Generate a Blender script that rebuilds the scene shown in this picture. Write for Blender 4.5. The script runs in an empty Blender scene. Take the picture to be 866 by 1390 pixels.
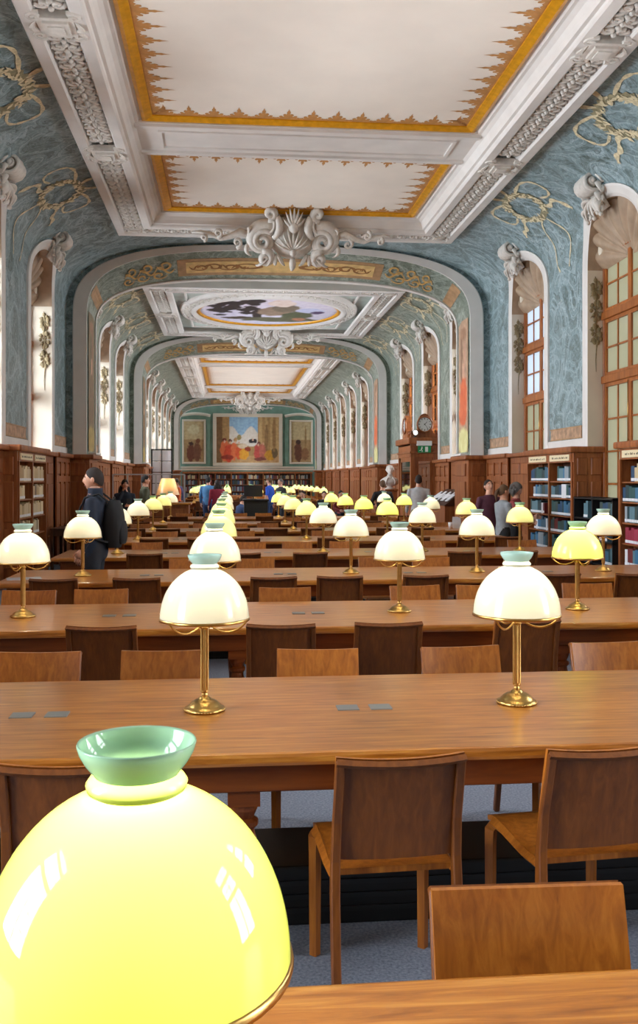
import bpy, bmesh, math, random
from mathutils import Vector, Matrix
R = math.radians
PI = math.pi
random.seed(7)
S = bpy.context.scene
COL = S.collection

# ------------------------------------------------------------------ camera
XC = 1.15            # centre line of the hall
EYE = 1.66
FPX = 1275.0         # focal length in pixels of the 866 x 1390 frame
YAW = math.atan(122 / FPX)
cam = bpy.data.cameras.new('camera'); cam_o = bpy.data.objects.new('camera', cam)
COL.objects.link(cam_o); S.camera = cam_o
cam.sensor_width = 36.0; cam.lens = FPX / 1390 * 36.0
cam.shift_y = -45 / 1390
cam.clip_end = 300
cam_o.location = (0, 0, EYE); cam_o.rotation_euler = (PI / 2, 0, -YAW)

# ------------------------------------------------------------------ world, windows' daylight, exposure
w = bpy.data.worlds.new('sky'); S.world = w; w.use_nodes = True
w.node_tree.nodes['Background'].inputs[0].default_value = (0.80, 0.90, 1.0, 1)
w.node_tree.nodes['Background'].inputs[1].default_value = 1.3
S.view_settings.view_transform = 'Standard'; S.view_settings.look = 'None'
S.view_settings.gamma = 1.0; S.view_settings.use_curve_mapping = False
S.view_settings.exposure = 0.25
S.cycles.max_bounces = 8; S.cycles.diffuse_bounces = 5; S.cycles.glossy_bounces = 3
S.cycles.transmission_bounces = 4; S.cycles.transparent_max_bounces = 8
S.cycles.sample_clamp_indirect = 4.0
S.cycles.caustics_reflective = False; S.cycles.caustics_refractive = False
S.cycles.use_denoising = True

WALL = 4.60          # half width of the hall at the wall face
SPRING, CROWN = 5.07, 6.76
WINX = WALL + 0.27   # half width to the window plane on the right
WINL = WALL + 0.40   # and on the left, where the reveals are deeper
BAYS = [(-2.6, 20.4, [1.45, 5.5, 9.55, 13.6, 17.65]),
        (21.5, 33.2, [22.80, 26.4, 29.95]),
        (34.3, 57.0, [35.7, 39.4, 43.15, 46.9, 50.7, 54.5])]
LEFT_W, RIGHT_W, RIGHT_FILL_W = 560.0, 60.0, 460.0   # right windows in view have drawn blinds, unseen panes are left clear to add fill
for b, (y0, y1, cs) in enumerate(BAYS):
    for c in cs:
        for side, watts, col in ((-1, LEFT_W, (0.86, 0.93, 1.0)), (1, RIGHT_W, (0.92, 0.96, 1.0))):
            L = bpy.data.lights.new('daylight', 'AREA'); L.shape = 'RECTANGLE'
            if side > 0 and (b > 0 or c < 10): watts = RIGHT_FILL_W
            L.energy = watts; L.color = col
            o = bpy.data.objects.new('daylight', L); COL.objects.link(o)
            o.location = (XC + (side * (WINX + 0.10) if side > 0 else -(WINL + 0.035)), c, 3.15)
            o.rotation_euler = (0, side * PI / 2, 0)
            # the lamp's width runs along local X (vertical after the turn), so swap
            L.size, L.size_y = 4.25, 1.9

# ------------------------------------------------------------------ colour and material helpers
def C(r, g, b):
    f = lambda c: (c / 255 / 12.92) if c <= 10 else ((c / 255 + 0.055) / 1.055) ** 2.4
    return (f(r), f(g), f(b), 1.0)
MATS = {}
class NT:
    def __init__(s, name):
        s.m = bpy.data.materials.new(name); s.m.use_nodes = True
        s.t = s.m.node_tree; s.b = s.t.nodes['Principled BSDF']; s.o = s.t.nodes['Material Output']
        MATS[name] = s.m
    def n(s, typ, **kw):
        nd = s.t.nodes.new(typ)
        for k, v in kw.items():
            if k in nd.inputs: nd.inputs[k].default_value = v
            else: setattr(nd, k, v)
        return nd
    def l(s, a, b): s.t.links.new(a, b)
    def coord(s, scale=(1, 1, 1), rot=(0, 0, 0)):
        tc = s.n('ShaderNodeTexCoord'); mp = s.n('ShaderNodeMapping')
        mp.inputs['Scale'].default_value = scale; mp.inputs['Rotation'].default_value = rot
        s.l(tc.outputs['Object'], mp.inputs['Vector']); return mp.outputs['Vector']
    def ramp(s, fac, stops, interp='LINEAR'):
        r = s.n('ShaderNodeValToRGB'); r.color_ramp.interpolation = interp
        e = r.color_ramp.elements
        while len(e) > 1: e.remove(e[-1])
        e[0].position, e[0].color = stops[0]
        for p, c in stops[1:]:
            k = e.new(p); k.color = c
        s.l(fac, r.inputs['Fac']); return r.outputs['Color']
    def bump(s, h, strength=0.2, dist=0.02):
        b = s.n('ShaderNodeBump', Strength=strength, Distance=dist)
        s.l(h, b.inputs['Height']); s.l(b.outputs['Normal'], s.b.inputs['Normal'])

def plain(name, col, rough=0.5, metal=0.0, var=0.0, scale=8.0, bump=0.0, coat=0.0):
    t = NT(name); t.b.inputs['Base Color'].default_value = col
    t.b.inputs['Roughness'].default_value = rough; t.b.inputs['Metallic'].default_value = metal
    if coat: t.b.inputs['Coat Weight'].default_value = coat; t.b.inputs['Coat Roughness'].default_value = 0.1
    if var or bump:
        v = t.coord(); nz = t.n('ShaderNodeTexNoise', Scale=scale, Detail=4.0); t.l(v, nz.inputs['Vector'])
        if var:
            lo = tuple(c * (1 - var) for c in col[:3]) + (1,); hi = tuple(min(1, c * (1 + var)) for c in col[:3]) + (1,)
            t.l(t.ramp(nz.outputs['Fac'], [(0.3, lo), (0.7, hi)]), t.b.inputs['Base Color'])
        if bump: t.bump(nz.outputs['Fac'], bump)
    return t.m

def wood(name, dark, mid, light, rough=0.35, stretch=(1.2, 18, 18), coat=0.0, seed=0.0, bump=0.05):
    t = NT(name); v = t.coord(stretch)
    oi = t.n('ShaderNodeObjectInfo')
    add = t.n('ShaderNodeVectorMath', operation='ADD'); t.l(v, add.inputs[0])
    sc = t.n('ShaderNodeVectorMath', operation='SCALE'); sc.inputs[0].default_value = (7.1, 3.3, 5.7)
    t.l(oi.outputs['Random'], sc.inputs['Scale']); t.l(sc.outputs[0], add.inputs[1])
    nz = t.n('ShaderNodeTexNoise', Scale=1.0, Detail=6.0, Distortion=0.6); nz.inputs['Roughness'].default_value = 0.62
    t.l(add.outputs[0], nz.inputs['Vector'])
    col = t.ramp(nz.outputs['Fac'], [(0.28, dark), (0.5, mid), (0.72, light)])
    hs = t.n('ShaderNodeHueSaturation'); t.l(col, hs.inputs['Color'])
    mr = t.n('ShaderNodeMapRange'); mr.inputs[3].default_value = 0.86; mr.inputs[4].default_value = 1.12
    t.l(oi.outputs['Random'], mr.inputs[0]); t.l(mr.outputs[0], hs.inputs['Value'])
    t.l(hs.outputs[0], t.b.inputs['Base Color'])
    t.b.inputs['Roughness'].default_value = rough
    if coat: t.b.inputs['Coat Weight'].default_value = coat; t.b.inputs['Coat Roughness'].default_value = 0.18
    if bump: t.bump(nz.outputs['Fac'], bump, 0.005)
    return t.m

def foliage_paint(name, base, leaf, light, line, seed):
    """painted foliage: flat leaf shapes with drawn outlines on a washed ground"""
    t = NT(name); v = t.coord((1, 1, 1)); mp = v.node; mp.inputs['Location'].default_value = (seed, seed * 1.7, 0)
    n1 = t.n('ShaderNodeTexNoise', Scale=1.25, Detail=1.6, Distortion=2.0); t.l(v, n1.inputs['Vector'])
    n2 = t.n('ShaderNodeTexNoise', Scale=4.2, Detail=1.5, Distortion=2.6); t.l(v, n2.inputs['Vector'])
    a = t.ramp(n1.outputs['Fac'], [(0.30, leaf), (0.385, leaf), (0.395, line), (0.41, base), (0.475, base), (0.485, line), (0.50, light),
                                   (0.545, light), (0.555, base), (0.60, base), (0.61, line), (0.625, leaf), (0.72, leaf)])
    bcol = t.ramp(n2.outputs['Fac'], [(0.34, leaf), (0.40, base), (0.41, line), (0.425, base), (0.48, base), (0.49, line), (0.505, light), (0.55, light), (0.56, line), (0.575, base), (0.64, leaf)])
    mx = t.n('ShaderNodeMix', data_type='RGBA'); mx.inputs[0].default_value = 0.45
    t.l(a, mx.inputs[6]); t.l(bcol, mx.inputs[7])
    n3 = t.n('ShaderNodeTexNoise', Scale=0.5, Detail=2.0); t.l(v, n3.inputs['Vector'])
    mx2 = t.n('ShaderNodeMix', data_type='RGBA'); mx2.inputs[7].default_value = base
    mr = t.n('ShaderNodeMapRange'); mr.inputs[1].default_value = 0.35; mr.inputs[2].default_value = 0.65; mr.inputs[4].default_value = 0.22
    t.l(n3.outputs['Fac'], mr.inputs[0]); t.l(mr.outputs[0], mx2.inputs[0])
    t.l(mx.outputs[2], mx2.inputs[6]); t.l(mx2.outputs[2], t.b.inputs['Base Color'])
    t.b.inputs['Roughness'].default_value = 0.4
    return t.m

foliage_paint('wall_teal', C(134, 156, 161), C(92, 110, 108), C(170, 190, 196), C(70, 82, 76), 3.0)
foliage_paint('wall_green', C(138, 149, 138), C(98, 110, 95), C(174, 182, 170), C(80, 86, 70), 9.0)
plain('plaster', C(222, 217, 212), 0.55, var=0.05, scale=3)
plain('plaster_relief', C(214, 208, 200), 0.55, var=0.1, scale=14)
plain('plaster_cream', C(216, 206, 188), 0.6, var=0.05, scale=2)
plain('shell_brown', C(168, 144, 120), 0.6, var=0.16, scale=5)
plain('garland_brown', C(132, 116, 84), 0.7, var=0.3, scale=20)
plain('ceiling_canvas', C(236, 226, 214), 0.7, var=0.035, scale=1.6)
plain('gilt', C(218, 154, 26), 0.36, metal=0.2, var=0.15, scale=12)
plain('gold_paint', C(190, 136, 78), 0.6, var=0.2, scale=10)
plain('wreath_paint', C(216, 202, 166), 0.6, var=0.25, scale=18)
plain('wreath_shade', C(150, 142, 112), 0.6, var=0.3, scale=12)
plain('arabesque_paint', C(196, 158, 96), 0.6, var=0.25, scale=9)
plain('arabesque_brown', C(150, 104, 58), 0.6, var=0.2, scale=9)
plain('frieze_paint', C(178, 142, 112), 0.6, var=0.35, scale=9)
plain('spandrel_paint', C(196, 206, 198), 0.6, var=.12, scale=3)
plain('tan_panel', C(214, 180, 120), 0.6, var=0.22, scale=5)
plain('brown_frame_paint', C(170, 134, 96), 0.6, var=0.2, scale=6)
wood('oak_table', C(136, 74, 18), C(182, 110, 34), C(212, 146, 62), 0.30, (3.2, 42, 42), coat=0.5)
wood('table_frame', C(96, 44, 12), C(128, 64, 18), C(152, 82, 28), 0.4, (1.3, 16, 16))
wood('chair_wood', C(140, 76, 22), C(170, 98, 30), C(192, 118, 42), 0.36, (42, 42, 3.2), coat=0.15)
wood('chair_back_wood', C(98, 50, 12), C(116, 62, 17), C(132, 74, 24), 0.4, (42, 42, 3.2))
wood('wainscot_wood', C(112, 58, 26), C(148, 84, 42), C(172, 106, 58), 0.42, (14, 14, 1.4))
wood('window_wood', C(128, 68, 26), C(164, 94, 40), C(184, 112, 52), 0.4, (10, 10, 2))
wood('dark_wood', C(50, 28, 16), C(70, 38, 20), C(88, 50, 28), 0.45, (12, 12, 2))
plain('plinth_black', C(22, 22, 22), 0.45)
plain('black_metal', C(30, 30, 32), 0.4)
plain('grey_metal', C(190, 195, 200), 0.35, metal=0.6)
plain('brass', C(190, 152, 88), 0.28, metal=1.0, var=0.12, scale=30)
plain('socket_steel', C(132, 134, 132), 0.35, metal=0.3)
plain('plaque', C(232, 214, 176), 0.6)
plain('ink', C(74, 62, 44), 0.7)
plain('clock_face', C(222, 226, 226), 0.4)
plain('marble', C(228, 218, 208), 0.45, var=0.06)
plain('pane_glare_and_paper', C(226, 230, 238), 0.1)  # opaque pale tone: reflected light painted into casement panes; also the paper sheet
plain('paper_white', C(232, 232, 236), 0.7)
plain('sign_green', C(20, 140, 84), 0.5)
plain('sign_white', C(240, 240, 240), 0.5)
plain('end_wall_green', C(112, 144, 128), 0.6, var=0.15, scale=2.5)
t = NT('carpet'); v = t.coord(); nz = t.n('ShaderNodeTexNoise', Scale=90.0, Detail=3.0); t.l(v, nz.inputs['Vector'])
t.l(t.ramp(nz.outputs['Fac'], [(0.3, C(112, 120, 136)), (0.7, C(158, 166, 182))]), t.b.inputs['Base Color']); t.b.inputs['Roughness'].default_value = 0.95
t.bump(nz.outputs['Fac'], 0.3, 0.01)

def opal(name, col, trans=0.5, gloss=1.0):
    t = NT(name); t.t.nodes.remove(t.b)
    tr = t.n('ShaderNodeBsdfTranslucent'); tr.inputs['Color'].default_value = col
    df = t.n('ShaderNodeBsdfDiffuse'); df.inputs['Color'].default_value = col
    gl = t.n('ShaderNodeBsdfGlossy'); gl.inputs['Roughness'].default_value = 0.03
    m1 = t.n('ShaderNodeMixShader'); m1.inputs[0].default_value = trans
    t.l(df.outputs[0], m1.inputs[1]); t.l(tr.outputs[0], m1.inputs[2])
    fr = t.n('ShaderNodeFresnel'); fr.inputs['IOR'].default_value = 1.5
    m2 = t.n('ShaderNodeMixShader'); t.l(fr.outputs[0], m2.inputs[0])
    t.l(m1.outputs[0], m2.inputs[1]); t.l(gl.outputs[0], m2.inputs[2]); t.l(m2.outputs[0], t.o.inputs['Surface'])
    return t.m
opal('opal_cream', (0.93, 0.90, 0.72, 1)); opal('opal_yellow', (0.80, 0.92, 0.20, 1)); opal('opal_lemon', (0.90, 0.90, 0.42, 1))
opal('neck_green', (0.58, 0.84, 0.74, 1), 0.30); opal('neck_lime', (0.52, 0.86, 0.58, 1), 0.30)
opal('fabric_shade', (0.95, 0.72, 0.42, 1), 0.6); opal('bulb_glass', (0.98, 0.95, 0.85, 1), 0.6)
opal('blind_pane', (0.62, 0.60, 0.46, 1), 0.75); opal('sky_pane', (0.82, 0.88, 0.95, 1), 0.9)
t = NT('clear_pane'); t.t.nodes.remove(t.b)
tp = t.n('ShaderNodeBsdfTransparent'); gl = t.n('ShaderNodeBsdfGlossy'); gl.inputs['Roughness'].default_value = 0.02
fr = t.n('ShaderNodeFresnel'); fr.inputs['IOR'].default_value = 1.45; m2 = t.n('ShaderNodeMixShader')
t.l(fr.outputs[0], m2.inputs[0]); t.l(tp.outputs[0], m2.inputs[1]); t.l(gl.outputs[0], m2.inputs[2]); t.l(m2.outputs[0], t.o.inputs['Surface'])
t = NT('painted'); at = t.n('ShaderNodeAttribute'); at.attribute_name = 'Col'
v = t.coord(); nz = t.n('ShaderNodeTexNoise', Scale=6.0, Detail=5.0); t.l(v, nz.inputs['Vector'])
mx = t.n('ShaderNodeMix', data_type='RGBA', blend_type='OVERLAY'); mx.inputs[0].default_value = 0.5
t.l(at.outputs['Color'], mx.inputs[6]); t.l(nz.outputs['Fac'], mx.inputs[7]); t.l(mx.outputs[2], t.b.inputs['Base Color']); t.b.inputs['Roughness'].default_value = 0.6
t = NT('mirror_glass'); t.b.inputs['Base Color'].default_value = (0.55, 0.58, 0.62, 1); t.b.inputs['Metallic'].default_value = 1.0; t.b.inputs['Roughness'].default_value = 0.03
t = NT('lit_bulb'); t.b.inputs['Emission Color'].default_value = (1, 0.95, 0.85, 1); t.b.inputs['Emission Strength'].default_value = 8.0

# ------------------------------------------------------------------ mesh helpers
class MB:
    def strips(s, rows):
        for a, b in zip(rows, rows[1:]): s.grid([a, b])
        return s
    def __init__(s): s.v = []; s.f = []; s.mi = []; s.cur = 0
    def add(s, vs, fs):
        k = len(s.v); s.v += [tuple(p) for p in vs]
        for f in fs: s.f.append(tuple(i + k for i in f)); s.mi.append(s.cur)
        return s
    def box(s, x0, x1, y0, y1, z0, z1):
        return s.add([(x0, y0, z0), (x1, y0, z0), (x1, y1, z0), (x0, y1, z0), (x0, y0, z1), (x1, y0, z1), (x1, y1, z1), (x0, y1, z1)],
                     [(0, 3, 2, 1), (4, 5, 6, 7), (0, 1, 5, 4), (1, 2, 6, 5), (2, 3, 7, 6), (3, 0, 4, 7)])
    def grid(s, rows):
        n = len(rows[0]); vs = [p for r in rows for p in r]
        fs = [(i * n + j, i * n + j + 1, (i + 1) * n + j + 1, (i + 1) * n + j) for i in range(len(rows) - 1) for j in range(n - 1)]
        return s.add(vs, fs)
    def lathe(s, prof, n=24, c=(0, 0, 0), cap=False):
        vs = []; fs = []
        for r, z in prof:
            for k in range(n):
                a = 2 * PI * k / n; vs.append((c[0] + r * math.cos(a), c[1] + r * math.sin(a), c[2] + z))
        for i in range(len(prof) - 1):
            for k in range(n):
                k2 = (k + 1) % n; fs.append((i * n + k, i * n + k2, (i + 1) * n + k2, (i + 1) * n + k))
        if cap: fs.append(tuple(range(n - 1, -1, -1))); fs.append(tuple((len(prof) - 1) * n + k for k in range(n)))
        return s.add(vs, fs)
    def tube(s, path, rad, n=6, flat=1.0, up=None, cap=True):
        P = [Vector(p) for p in path]; m = len(P)
        if not hasattr(rad, '__len__'): rad = [rad] * m
        T = [(P[min(i + 1, m - 1)] - P[max(i - 1, 0)]).normalized() for i in range(m)]
        ref = Vector(up) if up else (Vector((0, 0, 1)) if abs(T[0].z) < 0.9 else Vector((0, 1, 0)))
        u = (ref - T[0] * ref.dot(T[0])).normalized(); vs = []
        for i in range(m):
            u = (u - T[i] * u.dot(T[i]))
            u = u.normalized() if u.length > 1e-6 else T[i].orthogonal().normalized()
            b = T[i].cross(u)
            for k in range(n):
                a = 2 * PI * k / n; vs.append(P[i] + (u * math.cos(a) * flat + b * math.sin(a)) * rad[i])
        fs = [(i * n + k, i * n + (k + 1) % n, (i + 1) * n + (k + 1) % n, (i + 1) * n + k) for i in range(m - 1) for k in range(n)]
        if cap: fs += [tuple(range(n - 1, -1, -1)), tuple((m - 1) * n + k for k in range(n))]
        return s.add(vs, fs)
    def ball(s, c, r, n=8, m=6, flat=(1, 1, 1)):
        prof = [(math.sin(PI * i / m), -math.cos(PI * i / m)) for i in range(m + 1)]
        vs = []; fs = []
        for rr, z in prof:
            for k in range(n):
                a = 2 * PI * k / n
                vs.append((c[0] + r * flat[0] * rr * math.cos(a), c[1] + r * flat[1] * rr * math.sin(a), c[2] + r * flat[2] * z))
        for i in range(m):
            for k in range(n): fs.append((i * n + k, i * n + (k + 1) % n, (i + 1) * n + (k + 1) % n, (i + 1) * n + k))
        return s.add(vs, fs)
    def poly(s, pts): return s.add(pts, [tuple(range(len(pts)))])
    def extrude(s, pts, d):
        """closed prism from a ring of points pushed along vector d"""
        n = len(pts); q = [tuple(Vector(p) + Vector(d)) for p in pts]
        return s.add(list(pts) + q, [tuple(range(n - 1, -1, -1)), tuple(range(n, 2 * n))] + [(k, (k + 1) % n, n + (k + 1) % n, n + k) for k in range(n)])
    def xf(s, M, start=0):
        for i in range(start, len(s.v)): s.v[i] = tuple(M @ Vector(s.v[i]))
        return s
    def mesh(s, name, mats, smooth=False):
        me = bpy.data.meshes.new(name); me.from_pydata(s.v, [], s.f)
        for m in (mats if isinstance(mats, (list, tuple)) else [mats]): me.materials.append(MATS[m])
        if len(me.materials) > 1: me.polygons.foreach_set('material_index', s.mi)
        if smooth: me.polygons.foreach_set('use_smooth', [True] * len(me.polygons))
        me.update(); return me
    def build(s, name, mats, parent=None, smooth=False, bevel=0.0, loc=None, seg=2, weld=False):
        me = s.mesh(name, mats, smooth)
        if bevel or weld:
            bm = bmesh.new(); bm.from_mesh(me)
            if weld: bmesh.ops.remove_doubles(bm, verts=bm.verts, dist=1e-4)
            if bevel:
                ed = [e for e in bm.edges if len(e.link_faces) == 2 and e.calc_face_angle(0) > 0.5]
                bmesh.ops.bevel(bm, geom=ed, offset=bevel, segments=seg, profile=0.6, affect='EDGES')
            bm.to_mesh(me); bm.free()
        return put(name, me, parent, loc)

def put(name, data, parent=None, loc=None):
    o = bpy.data.objects.new(name, data); COL.objects.link(o)
    if parent is not None: o.parent = parent
    if loc is not None: o.location = loc
    return o
def empty(name, loc=(0, 0, 0), rz=0.0, parent=None):
    o = put(name, None, parent, loc); o.empty_display_size = 0.1; o.rotation_euler = (0, 0, rz); return o
def tag(o, label, cat, group=None, kind=None):
    o['label'] = label
    if cat: o['category'] = cat
    if group: o['group'] = group
    if kind: o['kind'] = kind
    return o
def struct(o, label=None):
    o['kind'] = 'structure'
    if label: o['label'] = label
    return o
def copy_tree(o, parent=None):
    c = o.copy(); COL.objects.link(c); c.parent = parent
    for ch in o.children: copy_tree(ch, c)
    return c
def bez(p0, p1, p2, n=8):
    p0, p1, p2 = Vector(p0), Vector(p1), Vector(p2)
    return [p0 * (1 - t) ** 2 + p1 * 2 * t * (1 - t) + p2 * t * t for t in [i / n for i in range(n + 1)]]
def spiral(c, u, v, r0, r1, a0, turns, n=22):
    c, u, v = Vector(c), Vector(u), Vector(v); out = []
    for i in range(n + 1):
        k = i / n; r = r0 * (r1 / r0) ** k; a = a0 + turns * 2 * PI * k
        out.append(c + u * (r * math.cos(a)) + v * (r * math.sin(a)))
    return out
def leaf(mb, p0, p1, p2, wid, n=7, flat=0.45, up=None):
    pts = bez(p0, p1, p2, n); mb.tube(pts, [wid * (0.35 + 0.75 * math.sin(PI * min(1, (i / n) * 0.9 + 0.08))) * (1 - 0.55 * i / n) for i in range(n + 1)], 6, flat, up)
ORD = ['first', 'second', 'third', 'fourth', 'fifth', 'sixth', 'seventh', 'eighth', 'ninth', 'tenth', 'eleventh', 'twelfth', 'thirteenth', 'fourteenth', 'fifteenth', 'sixteenth']

def paint(name, fn, nu, nv, colfn, parent=None):
    """a flat painting: grid of vertex colours on the surface fn(u, v)"""
    rows = [[fn(i / nu, j / nv) for i in range(nu + 1)] for j in range(nv + 1)]
    mb = MB().grid(rows); me = mb.mesh(name, 'painted')
    ca = me.color_attributes.new('Col', 'FLOAT_COLOR', 'POINT'); k = 0
    for j in range(nv + 1):
        for i in range(nu + 1):
            ca.data[k].color = colfn(i / nu, j / nv); k += 1
    return put(name, me, parent)
def blobs(bg, L):
    rnd = random.Random(len(L) * 13 + 5)
    W = [(rnd.uniform(8, 16), rnd.uniform(0, 6), rnd.uniform(8, 16), rnd.uniform(0, 6)) for _ in L]
    def f(u, v):
        c = bg(u, v)
        for (cu, cv, ru, rv, col), (a, b, d, e) in zip(L, W):
            x = (u - cu) / ru; y = (v - cv) / rv
            q = x * x + y * y + 0.25 * math.sin(a * u * 3 + b + v * 9) * math.cos(d * v * 3 + e)
            k = min(1, max(0, (1.08 - q) / 0.22))
            if k > 0: c = tuple(c[i] * (1 - k) + col[i] * k for i in range(3)) + (1,)
        return c
    return f

# ================================================================== THE HALL
def P(z):
    if z <= SPRING: return WALL
    q = min(1.0, (z - SPRING) / (CROWN - SPRING)); return WALL * max(0.0, 1 - q ** 3) ** (1 / 3)
def prof(w, zs, zc, n=30, nst=6, z0=0.0):
    """left foot -> crown -> right foot, as (h, z)"""
    L = [(-w, z0 + (zs - z0) * i / nst) for i in range(nst)]
    for i in range(n + 1):
        a = PI * i / n; c, s_ = math.cos(a), math.sin(a)
        L.append((-math.copysign(abs(c) ** (2 / 3), c) * w, zs + (zc - zs) * max(0, s_) ** (2 / 3)))
    return L + [(w, z0 + (zs - z0) * (nst - 1 - i) / nst) for i in range(nst)]
# arc length table of the half profile
ARC = []
acc = 0; last = None
for i in range(241):
    if i <= 60: h_, z_ = WALL, SPRING * i / 60
    else:
        a = PI / 2 * (i - 60) / 180; h_, z_ = WALL * max(0, math.cos(a)) ** (2 / 3), SPRING + (CROWN - SPRING) * math.sin(a) ** (2 / 3)
    if last: acc += math.hypot(h_ - last[0], z_ - last[1])
    ARC.append((acc, h_, z_)); last = (h_, z_)
def arc(s):
    for i in range(1, len(ARC)):
        if ARC[i][0] >= s:
            a, b = ARC[i - 1], ARC[i]; k = (s - a[0]) / (b[0] - a[0] + 1e-9)
            return a[1] + (b[1] - a[1]) * k, a[2] + (b[2] - a[2]) * k
    return 0, CROWN
def vpt(side, s, y, off=0.012):
    h, z = arc(s); h2, z2 = arc(s + 0.02); t = Vector((h2 - h, z2 - z)).normalized()
    n = Vector((-t.y, t.x));  # inward
    return (XC + side * (h + n.x * off), y, z + n.y * off)
S_AT = lambda h: next(a for a, hh, zz in ARC if hh <= h)

NA, NZS, NRISE, NSILL = 0.98, 5.0, 0.82, 0.95
ZT = 6.2
def head(y, a=NA, rise=NRISE):
    return NZS + rise * max(0, 1 - (abs(y) / a) ** 2.4) ** (1 / 2.4)
def lin(a, b, n): return [a + (b - a) * i / n for i in range(n + 1)]

floor = MB(); floor.box(XC - 5.4, XC + 5.4, -3, 59.5, -0.1, 0)
struct(floor.build('floor', 'carpet'), 'blue-grey carpet under the reading tables')
wb = MB(); wb.box(XC - 5.4, XC + 5.4, -2.8, -2.6, 0, 7); struct(wb.build('wall_back', 'plaster_cream'), 'plain plaster wall behind the viewer')

def wall_side(side, bay):
    y0, y1, cs = BAYS[bay]; mb = MB(); edges = [y0] + [e for c in cs for e in (c - NA, c + NA)] + [y1]
    X = lambda z: XC + side * P(z)
    zlow = [0, NSILL] + lin(NSILL, NZS, 8)[1:]; zup = lambda zb: [zb + (ZT - zb) * (i / 9) for i in range(10)]
    for k in range(0, len(edges), 2):      # piers
        a, b = edges[k], edges[k + 1]
        if b - a < 0.02: continue
        ys = lin(a, b, max(2, int((b - a) / 0.3)))
        mb.grid([[(X(z), y, z) for y in ys] for z in zlow + zup(NZS)[1:]])
    for c in cs:                           # over and under the openings
        ys = [NA * -math.cos(PI * i / 28) for i in range(29)]
        mb.grid([[(X(zz), c + y, zz) for y in ys for zz in [zup(head(y))[r]]] for r in range(10)])
        mb.box(*sorted((XC + side * WALL, XC + side * (WALL + 0.6))), c - NA, c + NA, 0, NSILL)
    o = mb.build('wall_left' if side < 0 else 'wall_right', 'wall_teal' if bay == 0 else 'wall_green', smooth=True, weld=True)
    return struct(o, ['blue-green', 'grey-green', 'green'][bay] + ' painted %s wall of the %s bay with leaf pattern' % ('left' if side < 0 else 'right', ['near', 'middle', 'far'][bay]))

KEY = None
def keystone_mesh():
    mb = MB()      # local: -x is into the hall, y along the wall, z up
    for k in range(7):
        yy = (k - 3) * 0.052; rr = 0.15 - 0.006 * abs(k - 3)
        pts = spiral((-0.17, yy, 0.13), (1, 0, 0), (0, 0, 1), rr, 0.035, -0.7, -1.8, 24)
        mb.tube([(0.05, yy, -0.22), (-0.03, yy, -0.10)] + pts, [0.03, 0.036] + [0.030] * 16 + [0.024] * 9, 6)
    for yy in (-0.19, 0.19):
        mb.tube(spiral((-0.17, yy, 0.13), (1, 0, 0), (0, 0, 1), 0.15, 0.03, -0.7, -1.8, 24), [0.030 - .012 * i / 24 for i in range(25)], 6); mb.ball((-0.17, yy, 0.13), 0.04)
    for sy in (-1, 1):
        for k in range(4):      # ruffled leaves curling off both flanks
            z0 = .20 - .13 * k
            leaf(mb, (-0.05, sy * .16, z0), (-0.20, sy * (.30 + .04 * (k % 2)), z0 + .05), (-0.10, sy * (.34 - .03 * k), z0 - .13), 0.060, 7, .5)
            mb.tube(spiral((-0.07, sy * (.27 - .02 * k), z0 - .08), (0, sy, 0), (0, 0, 1), .055, .015, 1.0, -1.2, 9), .018, 5)
    for k in range(5):          # acanthus falling over the head of the opening
        yy = (k - 2) * .085
        leaf(mb, (-0.06, yy * .7, -.04), (-0.20, yy * 1.1, -.14), (-0.07, yy * 1.5, -.30 - .05 * ((k + 1) % 2)), .058, 7, .5)
        mb.ball((-.085, yy * 1.45, -.29 - .05 * ((k + 1) % 2)), .032, 6, 5)
    return mb.mesh('keystone_scroll', 'plaster_relief', True)
def garland_mesh():
    mb = MB(); rnd = random.Random(3)     # hangs on the reveal, local y sticks out, z down
    for c, n, rr in ((-0.16, 9, 0.15), (-0.52, 9, 0.16), (-0.92, 10, 0.17)):
        for k in range(n):
            a = 2 * PI * k / n
            mb.ball((rr * 0.75 * math.cos(a) * rnd.uniform(0.6, 1), rnd.uniform(0.01, 0.05), c + rr * math.sin(a) * rnd.uniform(0.6, 1)), rnd.uniform(0.035, 0.06), 6, 4)
        for k in range(6):
            a = 2 * PI * k / 6 + 0.4
            leaf(mb, (0, 0.02, c), (0.12 * math.cos(a), 0.06, c + 0.14 * math.sin(a)), (0.17 * math.cos(a), 0.02, c + 0.22 * math.sin(a)), 0.035, 4)
    mb.tube([(0, 0.02, 0.02), (0.01, 0.02, -0.6), (-0.01, 0.02, -1.1), (0.01, 0.02, -1.35), (0, 0.01, -1.55)], [0.02, 0.02, 0.015, 0.01, 0.006], 5)
    return mb.mesh('garland', 'garland_brown', True)
KEY_ME, GAR_ME = keystone_mesh(), garland_mesh()

def outline(a, rise, zb, nst=10, nh=26):
    L = [(-a, zb + (NZS - zb) * i / nst) for i in range(nst)]
    for i in range(nh + 1):
        t_ = PI * i / nh; c, s_ = math.cos(t_), math.sin(t_)
        L.append((-math.copysign(abs(c) ** (2 / 2.4), c) * a, NZS + rise * max(0, s_) ** (2 / 2.4)))
    return L + [(a, zb + (NZS - zb) * (nst - 1 - i) / nst) for i in range(nst)]

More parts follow.
